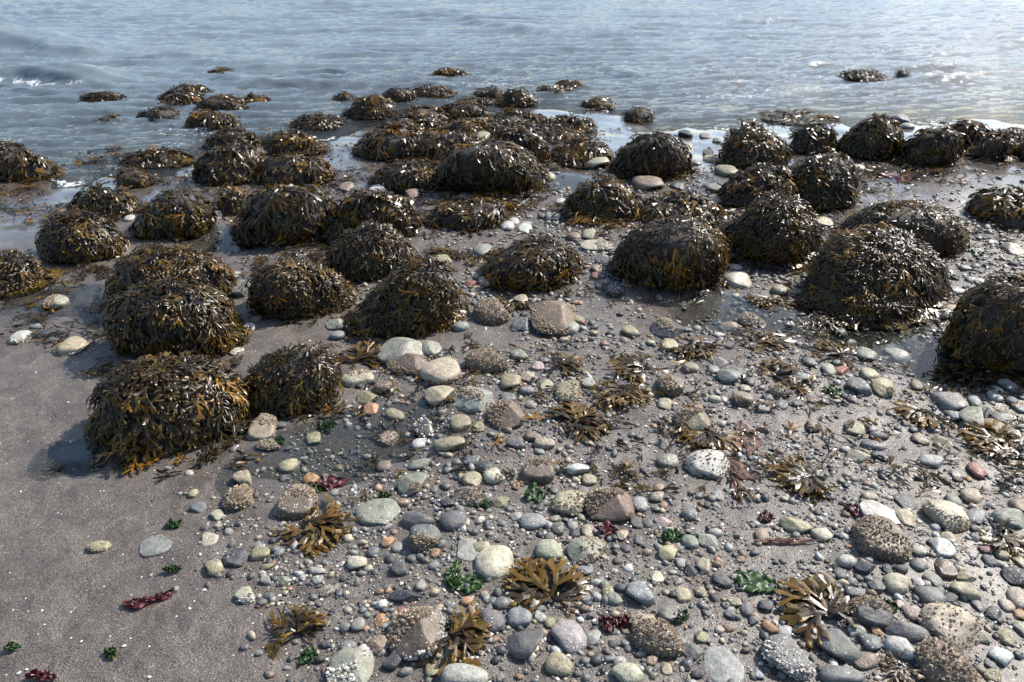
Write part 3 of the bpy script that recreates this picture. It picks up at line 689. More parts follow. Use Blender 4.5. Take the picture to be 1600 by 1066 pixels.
# ------------------------------------------------------------------ loose rockweed tufts, sea lettuce, red weed, kelp
gT = np.random.default_rng(91)
TUFTS = [  # x, y, width px, fronds, label, short
 (850, 915, 125, 17, 'open rockweed rosette beside the pale round stone', 'open rockweed rosette'),
 (465, 978, 72, 8, 'bright yellow rockweed tuft on bare sand', 'bright yellow rockweed tuft'),
 (495, 836, 125, 17, 'dark spiky rockweed tuft below the barnacled rock in the pool', 'dark spiky rockweed tuft'),
 (725, 1003, 100, 10, 'olive rockweed tuft growing from the white-scarred rock', 'olive tuft on the white-scarred rock'),
 (1278, 945, 100, 14, 'drooping rockweed tuft with two broad yellow tips', 'drooping rockweed tuft'),
 (1250, 752, 95, 13, 'stringy rockweed tuft draped over a scarred rock', 'stringy rockweed tuft'),
 (1440, 652, 80, 12, 'black curled rockweed tuft beside grey pebbles', 'black curled rockweed tuft'),
 (1562, 697, 120, 14, 'rusty rockweed tuft at the right edge beside pale stones', 'rusty rockweed tuft'),
 (912, 657, 95, 15, 'bristling rockweed tuft on a low brown rock amid pebbles', 'bristling rockweed tuft'),
 (975, 620, 100, 14, 'long rockweed tuft trailing towards a fan of yellow tips', 'trailing rockweed tuft'),
 (988, 576, 70, 10, 'amber rockweed cap on a barnacled rock', 'amber rockweed cap'),
 (1098, 690, 90, 12, 'yellow-tipped rockweed tuft just above a barnacled white-topped stone', 'yellow-tipped rockweed tuft'),
 (762, 563, 55, 8, 'small gold rockweed sprig on a dark barnacled stone', 'small gold rockweed sprig'),
 (887, 572, 55, 8, 'ragged rockweed sprig on rock between two sand patches', 'ragged rockweed sprig'),
 (795, 478, 60, 8, 'rockweed sprig with an orange tip on the lumpy barnacled rock', 'orange-tipped sprig'),
 (572, 560, 75, 11, 'dark rockweed tuft between the tall round boulder and the green-grey stones', 'dark tuft beside the tall boulder'),
 (1082, 550, 75, 10, 'grey rockweed tuft lying on sand left of the pool', 'grey rockweed tuft'),
 (1195, 535, 90, 12, 'rockweed tuft on a stone standing in the middle pool', 'tuft in the middle pool'),
 (1225, 588, 75, 9, 'yellow forked rockweed tuft below the middle pool', 'yellow forked tuft'),
 (1300, 552, 70, 8, 'rust-coloured rockweed tuft between pool and pebbles', None),
 (1195, 475, 70, 9, 'fan of rockweed beside the loose mat, above the middle pool', None),
 (1480, 592, 80, 10, 'amber rockweed tuft at the near end of the right pool', None),
 (1575, 850, 70, 8, 'brown rockweed scrap among pebbles at the right edge', None),
 (980, 738, 45, 5, 'small yellow rockweed sprig on a muddy rock', None),
 (1240, 605, 40, 5, 'tiny orange rockweed sprig on a crusted stone', None),
 (395, 650, 70, 9, 'reddish rockweed shreds at the right foot of the lowest broad boulder', None),
 (155, 580, 40, 5, 'small reddish rockweed scrap on the sand at far left', None),
 (760, 400, 60, 8, 'rockweed fringe left of the boulder amid the pebbles', None),
 (700, 400, 70, 9, 'rockweed scrap between pale stones above the pointed boulder', None),
 (800, 330, 60, 7, 'amber rockweed scrap right of the low wide mound', None),
 (1400, 1050, 50, 6, 'little orange rockweed tuft at the bottom right among grey stones', None),
]
def tuft(x, y, w, n, label, short):
    c = hit(x, y); s = px_scale_z(c); root = link('rockweed_tuft', None, label=label, cat='seaweed', group='loose tufts of rockweed among the pebbles', loc=c, scale=(1.12, 1.12, .5))
    sc = min(1.0, w * s / .15); rr = max(.008, w * s * .5 - .075 * sc)
    n = int(n * 2.6)
    azc = gT.uniform(0, 6.283); ln_ = gT.uniform(0, 3.14)
    for q in range(n):
        az0 = gT.uniform(0, 6.283); az = azc + gT.normal() * 1.05; tl = gT.uniform(-.15, .2) if q % 6 else gT.uniform(.15, .5); d = np.array([math.cos(az) * math.cos(tl), math.sin(az) * math.cos(tl), math.sin(tl)])
        nn = np.array([-math.cos(az) * math.sin(tl), -math.sin(az) * math.sin(tl), math.cos(tl)]) + gT.normal(size=3) * .5
        r_ = rr * gT.random() ** .6; P = np.array([math.cos(az0) * r_ - math.cos(azc) * .03 * sc, math.sin(az0) * r_ - math.sin(azc) * .03 * sc, (.010 + .03 * gT.random() * (1 - r_ / (rr + .02)))])
        o = link('frond', SINGLE[gT.integers(0, len(SINGLE))], root); o.matrix_local = frame(P, d, nn) @ Matrix.Scale(sc * gT.uniform(.75, 1.15), 4)
    if short: LANDMARKS.append((x, y, short))
for t in TUFTS: tuft(*t)

def crumpled(seed, lx, ly, mat, name, wrinkle=.012, frill=1.0, nx=26, ny=16, taper=0.0):
    """a thin wet blade with a ragged outline, lying wrinkled on the ground"""
    g = np.random.default_rng(seed); n1 = Waves(seed * 3 + 1, 10, .7, 2.2, .5); n2 = Waves(seed * 3 + 2, 10, .3, .9, .5)
    u, v = np.meshgrid(np.linspace(-1, 1, nx), np.linspace(-1, 1, ny), indexing='ij')
    uu = u * np.sqrt(1 - v * v / 2.2) * (1 + .22 * n1(u * 0 + np.sign(u), v)); vv = v * np.sqrt(np.maximum(.02, 1 - u * u / 1.15)) * (1 + .30 * n1(u, np.sign(v))) * (1 - taper * u)
    rr = np.sqrt(u * u + v * v)
    z = wrinkle * (.9 + n1(u * 2.2, v * 2.2)) + wrinkle * .5 * n2(u, v) * (1 + frill * rr)
    X = uu * lx / 2 + wrinkle * .6 * n2(v, u); Yv = vv * ly / 2 + wrinkle * .6 * n2(u + 3, v)
    i = np.arange((nx - 1) * ny).reshape(nx - 1, ny)[:, :-1].ravel(); F = np.stack([i, i + ny, i + ny + 1, i + 1], 1)
    return np.stack([X.ravel(), Yv.ravel(), np.maximum(z, .0015).ravel()], 1), F
def weed_sheet(name, x, y, w, h, ang, mat, label, cat, group, seed, wr=.01, short=None, taper=0):
    c = hit(x, y); s = px_scale_z(c); th = math.atan2(CAM_Z - c[2], math.hypot(c[0], c[1]))
    V, F = crumpled(seed, w * s * .82, h * s * .82 / math.sin(th), mat, name, wr, taper=taper); a = math.radians(-ang)
    Vr = np.stack([V[:, 0] * math.cos(a) - V[:, 1] * math.sin(a), V[:, 0] * math.sin(a) + V[:, 1] * math.cos(a), V[:, 2]], 1)
    Vr[:, 2] += ground(Vr[:, 0] + c[0], Vr[:, 1] + c[1]) - c[2] + .004
    link(name, mesh_np(name, Vr, F, mat), label=label, cat=cat, group=group, loc=c)
    if short: LANDMARKS.append((x, y, short))
GL = 'scraps of green sea lettuce'; RW = 'scraps of red seaweed'
SHEETS = [
 (1180, 912, 78, 44, 35, 'g', 'large crumpled sheet of bright green sea lettuce on sand', 'large green lettuce sheet'),
 (727, 915, 70, 34, 0, 'g', 'dark green sea lettuce scrap left below the pale round stone', 'dark green lettuce scrap'),
 (708, 900, 26, 40, 20, 'g', 'narrow upright green lettuce flap joining the dark green scrap', None),
 (1050, 840, 48, 22, -5, 'g', 'flat green lettuce scrap right of the dark speckled stone', 'flat green lettuce scrap'),
 (838, 776, 40, 36, 10, 'g', 'bluish green lettuce scrap just above the upright blue-grey stone', 'bluish green lettuce scrap'),
 (1300, 612, 32, 18, 20, 'g', 'small light green algae scrap below the right pool', 'light green algae scrap'),
 (272, 822, 34, 14, -10, 'g', 'green lettuce scrap tangled with brown weed on the left sand', 'green scrap on the left sand'),
 (482, 1028, 32, 24, 0, 'g', 'feathery green algae scrap below the bright yellow tuft', None),
 (175, 1023, 20, 20, -50, 'g', 'small dark green scrap alone on the bottom left sand', None),
 (20, 1014, 26, 12, 0, 'g', 'green scrap on sand nearest the left edge', None),
 (270, 892, 30, 9, 0, 'g', 'thin dark green sliver on sand left of the olive pebble', None),
 (510, 668, 30, 22, -40, 'g', 'dark green lettuce flap under water in the pebbly pool', None),
 (755, 790, 28, 16, 10, 'g', 'vivid green scrap left of the bluish green one', None),
 (602, 778, 26, 14, 0, 'g', 'green scrap on the pale flat stone by the pool', None),
 (492, 765, 34, 16, 20, 'g', 'dark green scrap beside the barnacled rock in the pool', None),
 (1062, 965, 26, 30, 60, 'g', 'stringy green scrap beside the speckled grey stone at bottom', None),
 (1392, 951, 24, 18, 0, 'g', 'tiny bright green sprig beside the barnacled slate stone', None),
 (705, 985, 26, 14, 0, 'g', 'green scrap on top of the white-scarred rock', None),
 (438, 690, 18, 12, 0, 'g', 'small yellow-green sprig beside the barnacled rock at the boulder foot', None),
 (1525, 395, 26, 12, 0, 'g', 'green algae scrap on sand below the solitary right boulder', None),
 (218, 944, 62, 20, -14, 'r', 'dark red seaweed strip lying on the left sand', 'dark red seaweed strip'),
 (258, 932, 34, 12, -30, 'r', 'thin red tail continuing from the dark red strip', None),
 (515, 758, 60, 28, -30, 'r', 'purple-red seaweed blade in the pebbly pool', 'purple-red blade in the pool'),
 (948, 976, 30, 30, 0, 'r', 'crimson crinkled seaweed on a grey pebble', 'crimson crinkled seaweed'),
 (972, 974, 28, 26, 30, 'r', 'crimson seaweed curl right of the crinkled one', None),
 (948, 830, 48, 26, 20, 'r', 'dark red seaweed blade under the brown barnacled stone', 'dark red blade'),
 (1196, 810, 24, 24, 40, 'r', 'bright crimson scrap on sand left of the olive stone', 'bright crimson scrap'),
 (1330, 798, 26, 22, 0, 'r', 'crimson frill at the left end of the white slab', None),
 (68, 1060, 52, 18, 0, 'r', 'dark red seaweed scrap at the bottom left edge', None),
 (1400, 276, 70, 14, 8, 'r', 'thin purplish weed film on the right-hand wet sand', None),
 (1165, 690, 50, 60, 10, 'k', 'pinkish ribbed kelp blade spread on wet sand', 'pinkish kelp blade'),
 (1160, 735, 60, 40, -30, 'k', 'wrinkled translucent kelp sheet below the ribbed blade', None),
 (1152, 772, 22, 62, 6, 'k', 'pale tapering kelp tail hanging down from the wrinkled sheet', None),
 (1230, 848, 130, 7, 0, 'k', 'long thin brown kelp strap on sand beside the olive stone', None),
]
for i, (x, y, w, h, an, k, label, short) in enumerate(SHEETS):
    nm, mt, ct, gp = {'g': ('sea_lettuce', M_GREEN, 'sea lettuce', GL), 'r': ('red_seaweed', M_RED, 'seaweed', RW), 'k': ('kelp_blade', M_KELP, 'kelp', 'pieces of pink-brown kelp')}[k]
    weed_sheet(nm, x, y, w, h, an, mt, label, ct, gp, 40 + i, .0042 if k == 'g' else (.0038 if k == 'r' else .0028), short)

# ------------------------------------------------------------------ stones, each one its own
COLS = {'cr': ((.35, .33, .245), 'cream'), 'pa': ((.35, .35, .335), 'pale grey'), 'gy': ((.225, .22, .20), 'grey'), 'sl': ((.105, .105, .103), 'slate grey'), 'dk': ((.040, .042, .048), 'charcoal'),
 'bl': ((.16, .172, .172), 'blue-grey'), 'gg': ((.195, .20, .158), 'grey-green'), 'ol': ((.22, .20, .12), 'olive'), 'tn': ((.30, .255, .175), 'tan'), 'br': ((.19, .14, .10), 'brown'), 'or': ((.30, .17, .085), 'orange'),
 're': ((.19, .085, .065), 'reddish brown'), 'pk': ((.27, .22, .18), 'pinkish'), 'wh': ((.38, .365, .335), 'white'), 'pu': ((.08, .072, .078), 'dark purple'), 'ye': ((.28, .245, .15), 'yellowish')}
# per tile of the beach: x y w h turn colour [b barnacles all over, w white barnacles, p partly barnacled, a angular, f flat]
TILES = [(530, 706, """720 522 195 145 0 cr|975 455 130 100 15 cr|908 322 115 100 80 bl|1065 240 185 115 0 tn p|1262 262 205 135 0 br b|1385 238 90 85 0 gy|355 317 165 80 -8 sl a|530 325 145 85 5 sl|400 390 160 110 -20 sl b
1140 460 190 135 10 gg p|612 130 90 60 0 tn|910 90 170 110 0 br b|340 150 150 110 0 gg p|720 110 100 70 0 cr p|675 75 90 60 0 dk|615 45 95 50 -5 sl|370 62 120 50 -10 gg|205 65 80 60 0 br|175 285 200 110 -10 gg f|75 515 95 65 0 cr
280 540 85 60 0 sl|160 460 80 60 -30 sl a|225 417 65 50 0 or|445 470 50 40 0 or|270 440 65 50 0 gy|440 525 65 50 0 bl a|315 670 145 55 5 dk|375 615 60 50 0 gy|85 795 80 65 0 gy|197 782 60 60 0 or|180 893 105 80 0 br|40 910 75 60 0 bl
110 910 50 40 80 pa|690 780 155 120 0 pu a|840 765 125 90 5 bl|755 700 95 75 0 sl a|925 765 65 50 -70 pa|972 787 62 55 0 ol|850 890 175 150 -40 sl aw|1065 860 175 125 0 gy|1175 860 80 70 0 gy|1390 655 130 90 0 bl|1277 680 75 55 0 gg
1300 632 65 45 10 dk|1465 580 70 55 0 cr|1395 790 125 80 0 tn p|1480 865 240 150 15 br b|1530 755 110 65 -10 gg|1025 985 140 100 25 ol|1335 1030 150 85 0 cr|1445 967 65 45 0 br|1295 970 80 55 0 gy|1510 1003 60 60 0 tn|590 1040 240 110 0 gy
425 1010 65 65 0 ol|60 1010 190 170 0 gg w|245 975 105 65 -60 dk|365 850 230 200 0 br bw|1505 330 75 50 0 pk|1375 330 60 50 0 sl|1430 330 55 45 0 sl|1310 385 60 50 0 tn|1010 360 75 65 0 sl|1075 340 50 50 0 gy|1150 370 65 55 0 tn
970 390 55 40 0 sl|1000 313 65 30 -15 gg|1090 383 60 40 0 dk|1327 447 45 45 0 pu|1520 470 100 70 0 ye p|1580 515 55 50 0 gy|1385 410 45 40 0 sl|1230 185 110 50 -5 gy|1130 180 60 45 0 sl|1160 130 75 55 0 tn|1095 80 110 65 0 pa a|1470 210 80 45 0 tn
1480 170 55 45 0 br|1525 50 120 65 0 gg|590 450 120 120 0 gy f|650 445 90 55 -10 tn|495 240 70 40 0 dk|600 215 130 80 0 gy b|745 235 85 55 0 ol|290 240 80 45 0 br|820 300 60 45 0 gy|820 157 45 35 0 or|995 183 40 35 0 bl|590 695 70 50 0 or
620 720 60 40 0 pk|460 725 45 40 0 tn|512 712 60 35 0 sl|290 735 45 40 0 re|1240 645 70 60 0 ol|1150 680 45 40 70 gy|1135 550 60 50 0 bl"""),
 (1060, 706, """130 65 190 110 5 wh p|50 292 85 62 0 sl|55 420 85 75 -20 gg|170 378 75 45 0 gy|140 417 85 55 0 gg|120 527 75 55 35 tn|65 557 60 50 0 dk|200 593 85 65 0 sl|25 660 80 80 0 tn|100 650 60 45 0 ol|255 697 65 45 0 ol|320 730 70 60 0 sl|350 768 55 50 0 sl
405 712 85 55 0 dk|240 752 60 40 0 sl|420 810 78 60 0 or a|105 858 75 50 0 ol|75 930 85 65 0 sl|40 985 65 60 0 dk|90 1030 80 40 0 dk|210 1000 180 170 0 gy fa|495 950 210 160 0 sl w|735 905 180 125 0 sl|862 960 105 95 80 br|880 880 95 80 0 sl|760 1040 220 90 5 sl
1035 910 150 85 28 pa|1055 835 210 90 10 sl a|1245 810 240 160 30 tn p|1240 985 260 190 10 br b|1155 668 130 90 0 sl|1010 615 125 80 25 cr|915 617 75 65 0 sl a|1180 597 85 60 0 gg|1330 580 90 45 15 tn|1325 645 130 60 20 tn|1258 680 65 60 60 dk|1075 745 85 75 0 pk
1215 443 110 80 0 wh|1115 455 75 55 20 gg|1230 540 95 75 0 br|1115 525 85 50 -10 sl|770 503 110 60 0 gy|870 533 90 50 -5 dk|965 540 50 45 0 dk|1025 545 75 40 15 dk|920 400 250 190 10 br b|930 285 180 110 20 wh fa|1050 312 85 85 0 tn|1240 300 200 110 15 cr p
1375 305 90 75 40 bl|1262 222 80 70 0 gg|1360 210 110 60 0 tn|1050 235 110 60 15 sl f|880 210 75 40 0 tn|540 345 160 70 32 ol|660 385 85 65 -15 cr|390 390 75 60 0 br|840 25 100 55 0 cr|940 25 100 40 15 dk|1165 45 130 60 15 gy|1385 90 90 65 0 re|1275 103 50 40 0 pk
1340 125 35 25 0 or|1580 255 85 60 0 br|1530 315 150 75 0 gg|1250 397 60 40 0 tn|1440 503 65 65 0 dk|1490 475 80 45 0 tn|1415 455 55 35 0 re|1370 395 50 40 0 dk|1575 507 60 60 0 tn|1560 580 100 70 10 dk|1580 680 110 100 20 pk|1520 710 70 55 0 pk
1575 752 60 45 0 or|1585 820 60 55 0 gg|1460 750 70 60 60 dk|1385 712 50 50 0 gy|1400 860 90 50 10 gg|1520 865 80 60 0 ol|1490 945 115 75 30 pa|1450 1040 85 50 0 ol|1445 990 55 35 0 bl|560 810 85 80 50 gg|820 830 75 60 70 gy|490 835 85 60 0 gy
600 895 60 50 0 pu|365 1030 60 45 80 bl|880 745 200 130 10 sl b|920 830 45 35 0 or|1020 705 50 40 0 pk|1105 605 50 45 0 wh|810 650 80 50 10 sl|740 560 70 60 0 sl|690 200 55 40 0 bl|180 205 60 45 0 gy|1190 350 50 35 0 wh"""),
 (530, 350, """290 605 210 120 30 gg|330 660 190 90 20 br b|395 585 150 70 10 gg|490 690 200 130 45 tn p|460 793 145 90 0 tn|630 810 165 120 -20 gy p|75 720 120 110 70 cr p|265 885 85 80 -60 ol|565 918 110 85 -10 ol|640 940 65 45 0 ol|500 1025 150 65 -12 tn p
390 950 95 110 0 dk w|225 1000 90 60 0 br p|370 1020 75 50 15 pa|780 890 150 115 -25 br b|815 1020 95 45 -5 sl|900 985 90 45 10 br|955 1017 110 55 5 tn|690 640 200 115 0 br b|785 730 100 75 10 ye|875 707 62 50 0 tn|915 658 65 45 0 pk|835 607 90 50 0 gg
945 630 50 35 0 sl|785 805 80 50 0 sl|865 770 85 40 0 gy|890 835 70 50 0 gg a|1055 780 140 100 -10 ol p|955 748 75 55 0 ol|1145 735 80 45 15 gy|1000 450 190 150 10 br b|1070 485 90 65 0 gy|1108 440 55 50 0 ye|855 470 95 60 25 sl|560 475 75 55 50 gy|710 410 170 110 0 br b
840 355 80 50 10 tn|480 170 95 40 0 ol|605 280 65 35 0 re|680 275 90 55 0 br|670 130 115 60 -5 gy|1200 107 145 55 0 cr p|1155 50 75 45 0 tn|1085 62 75 50 0 br|1185 240 60 35 0 re|1195 212 60 45 0 br|1235 170 80 50 -20 sl|1285 305 90 65 20 dk|855 25 70 60 0 pa
1525 490 140 90 5 dk p|1345 500 80 45 0 ye|1520 560 90 55 0 ye|1505 835 80 60 0 tn|1540 745 130 100 0 br b|700 878 40 35 0 pk|660 910 45 30 10 br|210 755 95 60 10 br b|135 805 90 65 -15 ol|150 860 65 50 0 or"""),
 (1060, 350, """460 305 90 50 -5 tn|275 270 125 65 -10 cr|270 203 55 30 0 gy|490 368 70 25 0 cr|340 450 120 60 0 gy b|240 478 90 35 0 tn|750 505 70 38 0 sl|795 552 60 35 10 dk|515 470 60 25 15 sl|40 490 55 30 0 sl|85 485 45 28 0 gy|125 480 40 26 0 sl|235 705 130 65 8 bl
200 645 70 45 0 gy|165 675 60 40 0 gg|325 730 60 35 0 sl|50 665 100 50 0 ol|555 712 85 45 10 gy|600 640 60 50 0 sl|700 680 75 55 0 gg|755 680 60 45 60 re|735 645 50 40 0 bl|1010 615 130 60 25 gy|860 605 95 60 40 gg|885 695 85 55 0 tn|830 755 110 60 10 sl
945 757 115 100 0 ol p|805 815 50 45 0 sl|1095 745 65 45 0 ol|430 692 75 30 0 br|165 813 70 35 10 cr|310 763 60 35 0 tn|405 805 70 40 0 dk|480 840 65 50 40 sl|550 835 65 30 0 dk|390 850 80 45 0 gy b|300 810 110 65 0 tn b|470 775 100 60 0 tn b|75 920 150 95 0 ol b
810 945 100 65 15 ol p|890 945 70 45 0 gy|910 1030 130 50 15 sl|930 980 85 40 5 sl|775 1045 60 30 0 gy|1360 900 130 90 40 gg|1465 935 100 75 0 tn|1250 825 130 90 0 gy p|1375 825 65 45 0 bl|1525 752 75 50 0 gy|1455 770 90 40 0 gg|1465 800 70 45 0 gy|1430 870 85 45 0 gg
1275 890 75 45 10 gy|1340 930 90 40 0 sl|1500 905 100 45 10 gy|1575 855 55 50 0 bl|1540 820 60 45 20 sl|1215 1003 65 40 0 ol|1115 1000 70 45 0 br|625 935 70 50 0 br b|1585 775 50 55 0 ol|1270 400 90 40 20 cr|1240 415 65 45 40 cr|560 190 90 80 60 br b
1225 265 50 30 0 pa|1290 315 65 28 5 pa|1255 230 45 30 20 pa|1330 205 60 25 0 gy|1395 268 60 30 0 pa|1350 260 45 28 10 gy|1540 120 90 55 0 pk|1445 85 50 22 0 gy|1385 130 60 25 0 gy"""),
 (0, 706, """990 535 95 60 -5 ol|1085 495 110 75 -10 dk|1210 470 100 62 -5 ol|1135 665 95 60 0 cr w|1125 125 105 55 5 tn|1340 70 110 60 -20 ol|1435 125 75 55 25 or|1110 215 135 110 0 br b|1365 235 190 150 0 br b|965 405 75 75 0 cr f|720 440 150 90 -20 gy fa|460 443 110 50 5 ye p
1005 295 65 45 -20 cr|915 260 70 40 0 bl|895 190 50 50 0 ol|1245 670 60 40 0 sl|1230 597 60 35 0 gy|1315 600 70 40 0 gg|1460 552 75 35 0 gy|1470 595 60 40 0 gy|1235 533 75 30 0 ol|810 637 38 35 0 bl|1130 905 45 30 0 sl|1200 930 40 30 0 sl|1510 890 55 35 0 dk|590 65 40 25 0 re|1510 645 70 50 80 gy p"""),
 (0, 350, """350 565 120 80 5 tn w|200 510 110 38 0 dk|235 540 75 35 0 dk|100 525 90 55 10 wh w|270 365 115 65 0 cr b|455 400 85 60 10 re b|170 475 60 25 0 bl|1145 480 75 40 0 pa|1095 593 65 40 10 cr|1095 235 45 40 0 wh|1140 300 140 70 -10 gg|570 105 75 50 0 wh|1210 945 135 110 0 tn b
1245 1025 110 50 0 tn b|1305 930 50 35 0 sl|1560 470 90 45 0 gg|1560 515 80 50 0 bl|1450 995 90 60 -35 ol|1190 440 60 50 0 br|610 145 75 40 0 tn"""),
 (530, 0, """1180 755 120 55 0 cr|965 822 80 42 0 tn|985 1000 85 70 0 wh|1030 940 60 45 0 pa|1420 855 140 65 0 br|1565 865 70 30 0 dk|665 632 75 40 0 tn|525 675 60 50 0 gg|1100 640 60 25 0 pa|860 1045 70 45 0 gy|810 1025 50 35 0 pa|780 1050 70 40 0 pa|340 900 80 60 0 br|180 880 90 40 0 pa|30 870 70 40 0 br|30 960 50 40 0 sl"""),
 (1060, 0, """1030 557 85 45 0 dk|215 797 100 55 0 ol|85 755 50 45 0 gy|150 710 60 35 0 sl|150 738 75 30 0 ol|165 875 70 45 0 gy|180 925 70 60 0 br|830 780 70 30 0 cr|775 777 45 30 0 gy|740 757 45 25 0 pa|665 1030 90 50 12 tn|30 620 60 30 0 dk|120 630 60 22 0 sl|180 650 50 30 0 gg|30 690 80 40 0 gg|1060 585 70 25 0 gy"""),
 (0, 0, """1225 700 70 35 0 tn|600 1010 55 50 0 wh|995 1000 60 40 0 pa|1580 870 50 45 0 br|1535 1025 55 45 80 or""")]
STONES = []
for ox, oy, txt in TILES:
    for e in txt.replace('\n', '|').split('|'):
        q = e.split(); STONES.append((ox + float(q[0]) / 2.961, oy + float(q[1]) / 2.961, float(q[2]) / 2.961, float(q[3]) / 2.961, float(q[4]), q[5], q[6] if len(q) > 6 else ''))

gS = np.random.default_rng(5)
def stone_variant(seed, ang):
    V, F = ICO[3]; D = V.copy(); n = Noise3(seed, 10, 1.2, 3.2); f = 1 + (.17 if not ang else .14) * n(D)
    e_ = np.random.default_rng(seed + 5).uniform(1.9, 3.0); P = D / ((np.abs(D) ** e_).sum(1) ** (1 / e_))[:, None] * f[:, None] * .95
    if True:   # a few flattened faces
        g = np.random.default_rng(seed)
        for _ in range(7 if ang else 3):
            k = g.normal(size=3); k /= np.linalg.norm(k); d = P @ k; lim = g.uniform(.62, .85); P = P - np.maximum(d - lim, 0)[:, None] * k * .9
    P *= (1 + .012 * Noise3(seed + 1, 14, 6, 18)(D))[:, None]
    return P, F
VAR = [stone_variant(600 + i, i >= 14) for i in range(22)]
VMESH = [mesh_np('stone', P, F, M_STONE) for P, F in VAR]
def crust(vi, seed, mode, size):
    """barnacles on a stone of shape vi (unit size); mode b all over, p in a patch, w white ones in a patch"""
    P, F = VAR[vi]; g = np.random.default_rng(seed); nn = Noise3(seed, 8, 1.0, 2.6)
    T = P[F]; nr = np.cross(T[:, 1] - T[:, 0], T[:, 2] - T[:, 0]); ar = np.linalg.norm(nr, axis=1); nr /= ar[:, None]
    w = ar * (T.mean(1)[:, 2] > -.35)
    if mode != 'b': w = w * (nn(T.mean(1)) > .25)
    else: w = w * (nn(T.mean(1)) > -.55)
    if w.sum() <= 0: w = ar
    k = int((800 if mode == 'b' else 280) * (.06 / size) ** 1.5)
    ids = g.choice(len(F), k, p=w / w.sum()); r1 = np.sqrt(g.random((k, 1))); r2 = g.random((k, 1)); Tt = T[ids]
    pts = Tt[:, 0] * (1 - r1) + Tt[:, 1] * r1 * (1 - r2) + Tt[:, 2] * r1 * r2
    return barnacle_mesh('barnacles', pts, nr[ids], g, size, barn_cols(g, k, B_WHITE if mode == 'w' else B_TAN))
CRUST = {}
SHAPES = lambda w, h, fl: 'flat' if 'f' in fl else ('angular' if 'a' in fl else ('long' if w / h > 1.75 else ('oval' if w / h > 1.3 else 'round')))
rec = []
for (x, y, w, h, an, ck, fl) in STONES:
    c = hit(x, y); s = px_scale_z(c); th = math.atan2(CAM_Z - c[2], math.hypot(c[0], c[1])); a = w * s / 2
    cz = a * (.24 if 'f' in fl else (.62 if 'b' in fl else .50)); cz = min(cz, h * s / 2 * .95)
    b = math.sqrt(max((h * s / 2) ** 2 - (cz * .75 * math.cos(th)) ** 2, (.35 * h * s / 2) ** 2)) / math.sin(th); b = min(max(b, .45 * a), 1.25 * a)
    lift = cz * .28; c = hit(x, y, lift)
    vi = int(gS.integers(14, 22)) if 'a' in fl else int(gS.integers(0, 14))
    if 'b' in fl: vi = (1, 4, 8, 11)[vi % 4]
    col = np.array(COLS[ck][0]) * (.86 if 'b' not in fl else .62) * gS.uniform(.75, 1.15) * gS.uniform(.96, 1.04, 3)
    zz = c[2] + lift
    o = link('stone', VMESH[vi], None, loc=(c[0], c[1], zz), scale=(a, b, cz), rot=(gS.normal() * .06, gS.normal() * .06, math.radians(-an)))
    o.color = (*[float(v) for v in col], 1)
    md = 'b' if 'b' in fl else ('w' if 'w' in fl else ('p' if 'p' in fl else ''))
    for m_ in ([md] if md else []) + (['w'] if 'bw' in fl else []):
        size = min(.11, max(.04, .0034 / a)); sb = round(size / .02); key = (vi, m_, sb, 0)
        if key not in CRUST: CRUST[key] = crust(vi, hash(key[:1] + key[2:]) % 999 + ord(m_), m_, max(.035, sb * .02))
        link('barnacles', CRUST[key], o, kind='stuff')
    rec.append((o, x, y, w, h, ck, md, SHAPES(w, h, fl)))

# what singles each stone out: its look, then what it lies beside
used = set(); LM = list(LANDMARKS)
big = sorted(rec, key=lambda r: -r[3] * r[4])
def rel(dx, dy, d):
    if d < 26: return 'touching'
    if abs(dy) > 1.2 * abs(dx): return 'below' if dy > 0 else 'above'
    if abs(dx) > 1.2 * abs(dy): return 'right of' if dx > 0 else 'left of'
    return ('below right of' if dx > 0 else 'below left of') if dy > 0 else ('above right of' if dx > 0 else 'above left of')
for o, x, y, w, h, ck, md, shp in big:
    sz = 'large' if w > 58 else ('medium' if w > 30 else 'small'); ad = {'b': 'barnacle-crusted', 'w': 'white-barnacled', 'p': 'partly barnacled', '': 'smooth'}[md]
    noun = 'stone' if w > 30 else 'pebble'; o.name = noun if not md else 'barnacled_stone'
    base = f"{sz} {ad} {COLS[ck][1]} {shp} {noun}"
    for r in sorted(LM, key=lambda q: math.hypot(q[0] - x, q[1] - y)):
        d = math.hypot(x - r[0], y - r[1])
        if d < 1: continue
        lab = f"{base} {'just ' if 26 <= d < 70 else ''}{rel(x - r[0], y - r[1], d)} the {r[2]}"
        if lab not in used and lab.replace('just ', '') not in used and len(lab.split()) <= 16: break
    used.add(lab); used.add(lab.replace('just ', '')); o['label'] = lab; o['category'] = noun; o['group'] = 'stones lying on the sand'

# ------------------------------------------------------------------ gravel between them, shell bits
dnoise = Waves(61, 12, .25, 1.1, .4); dnoise2 = Waves(62, 12, .06, .25, .3)
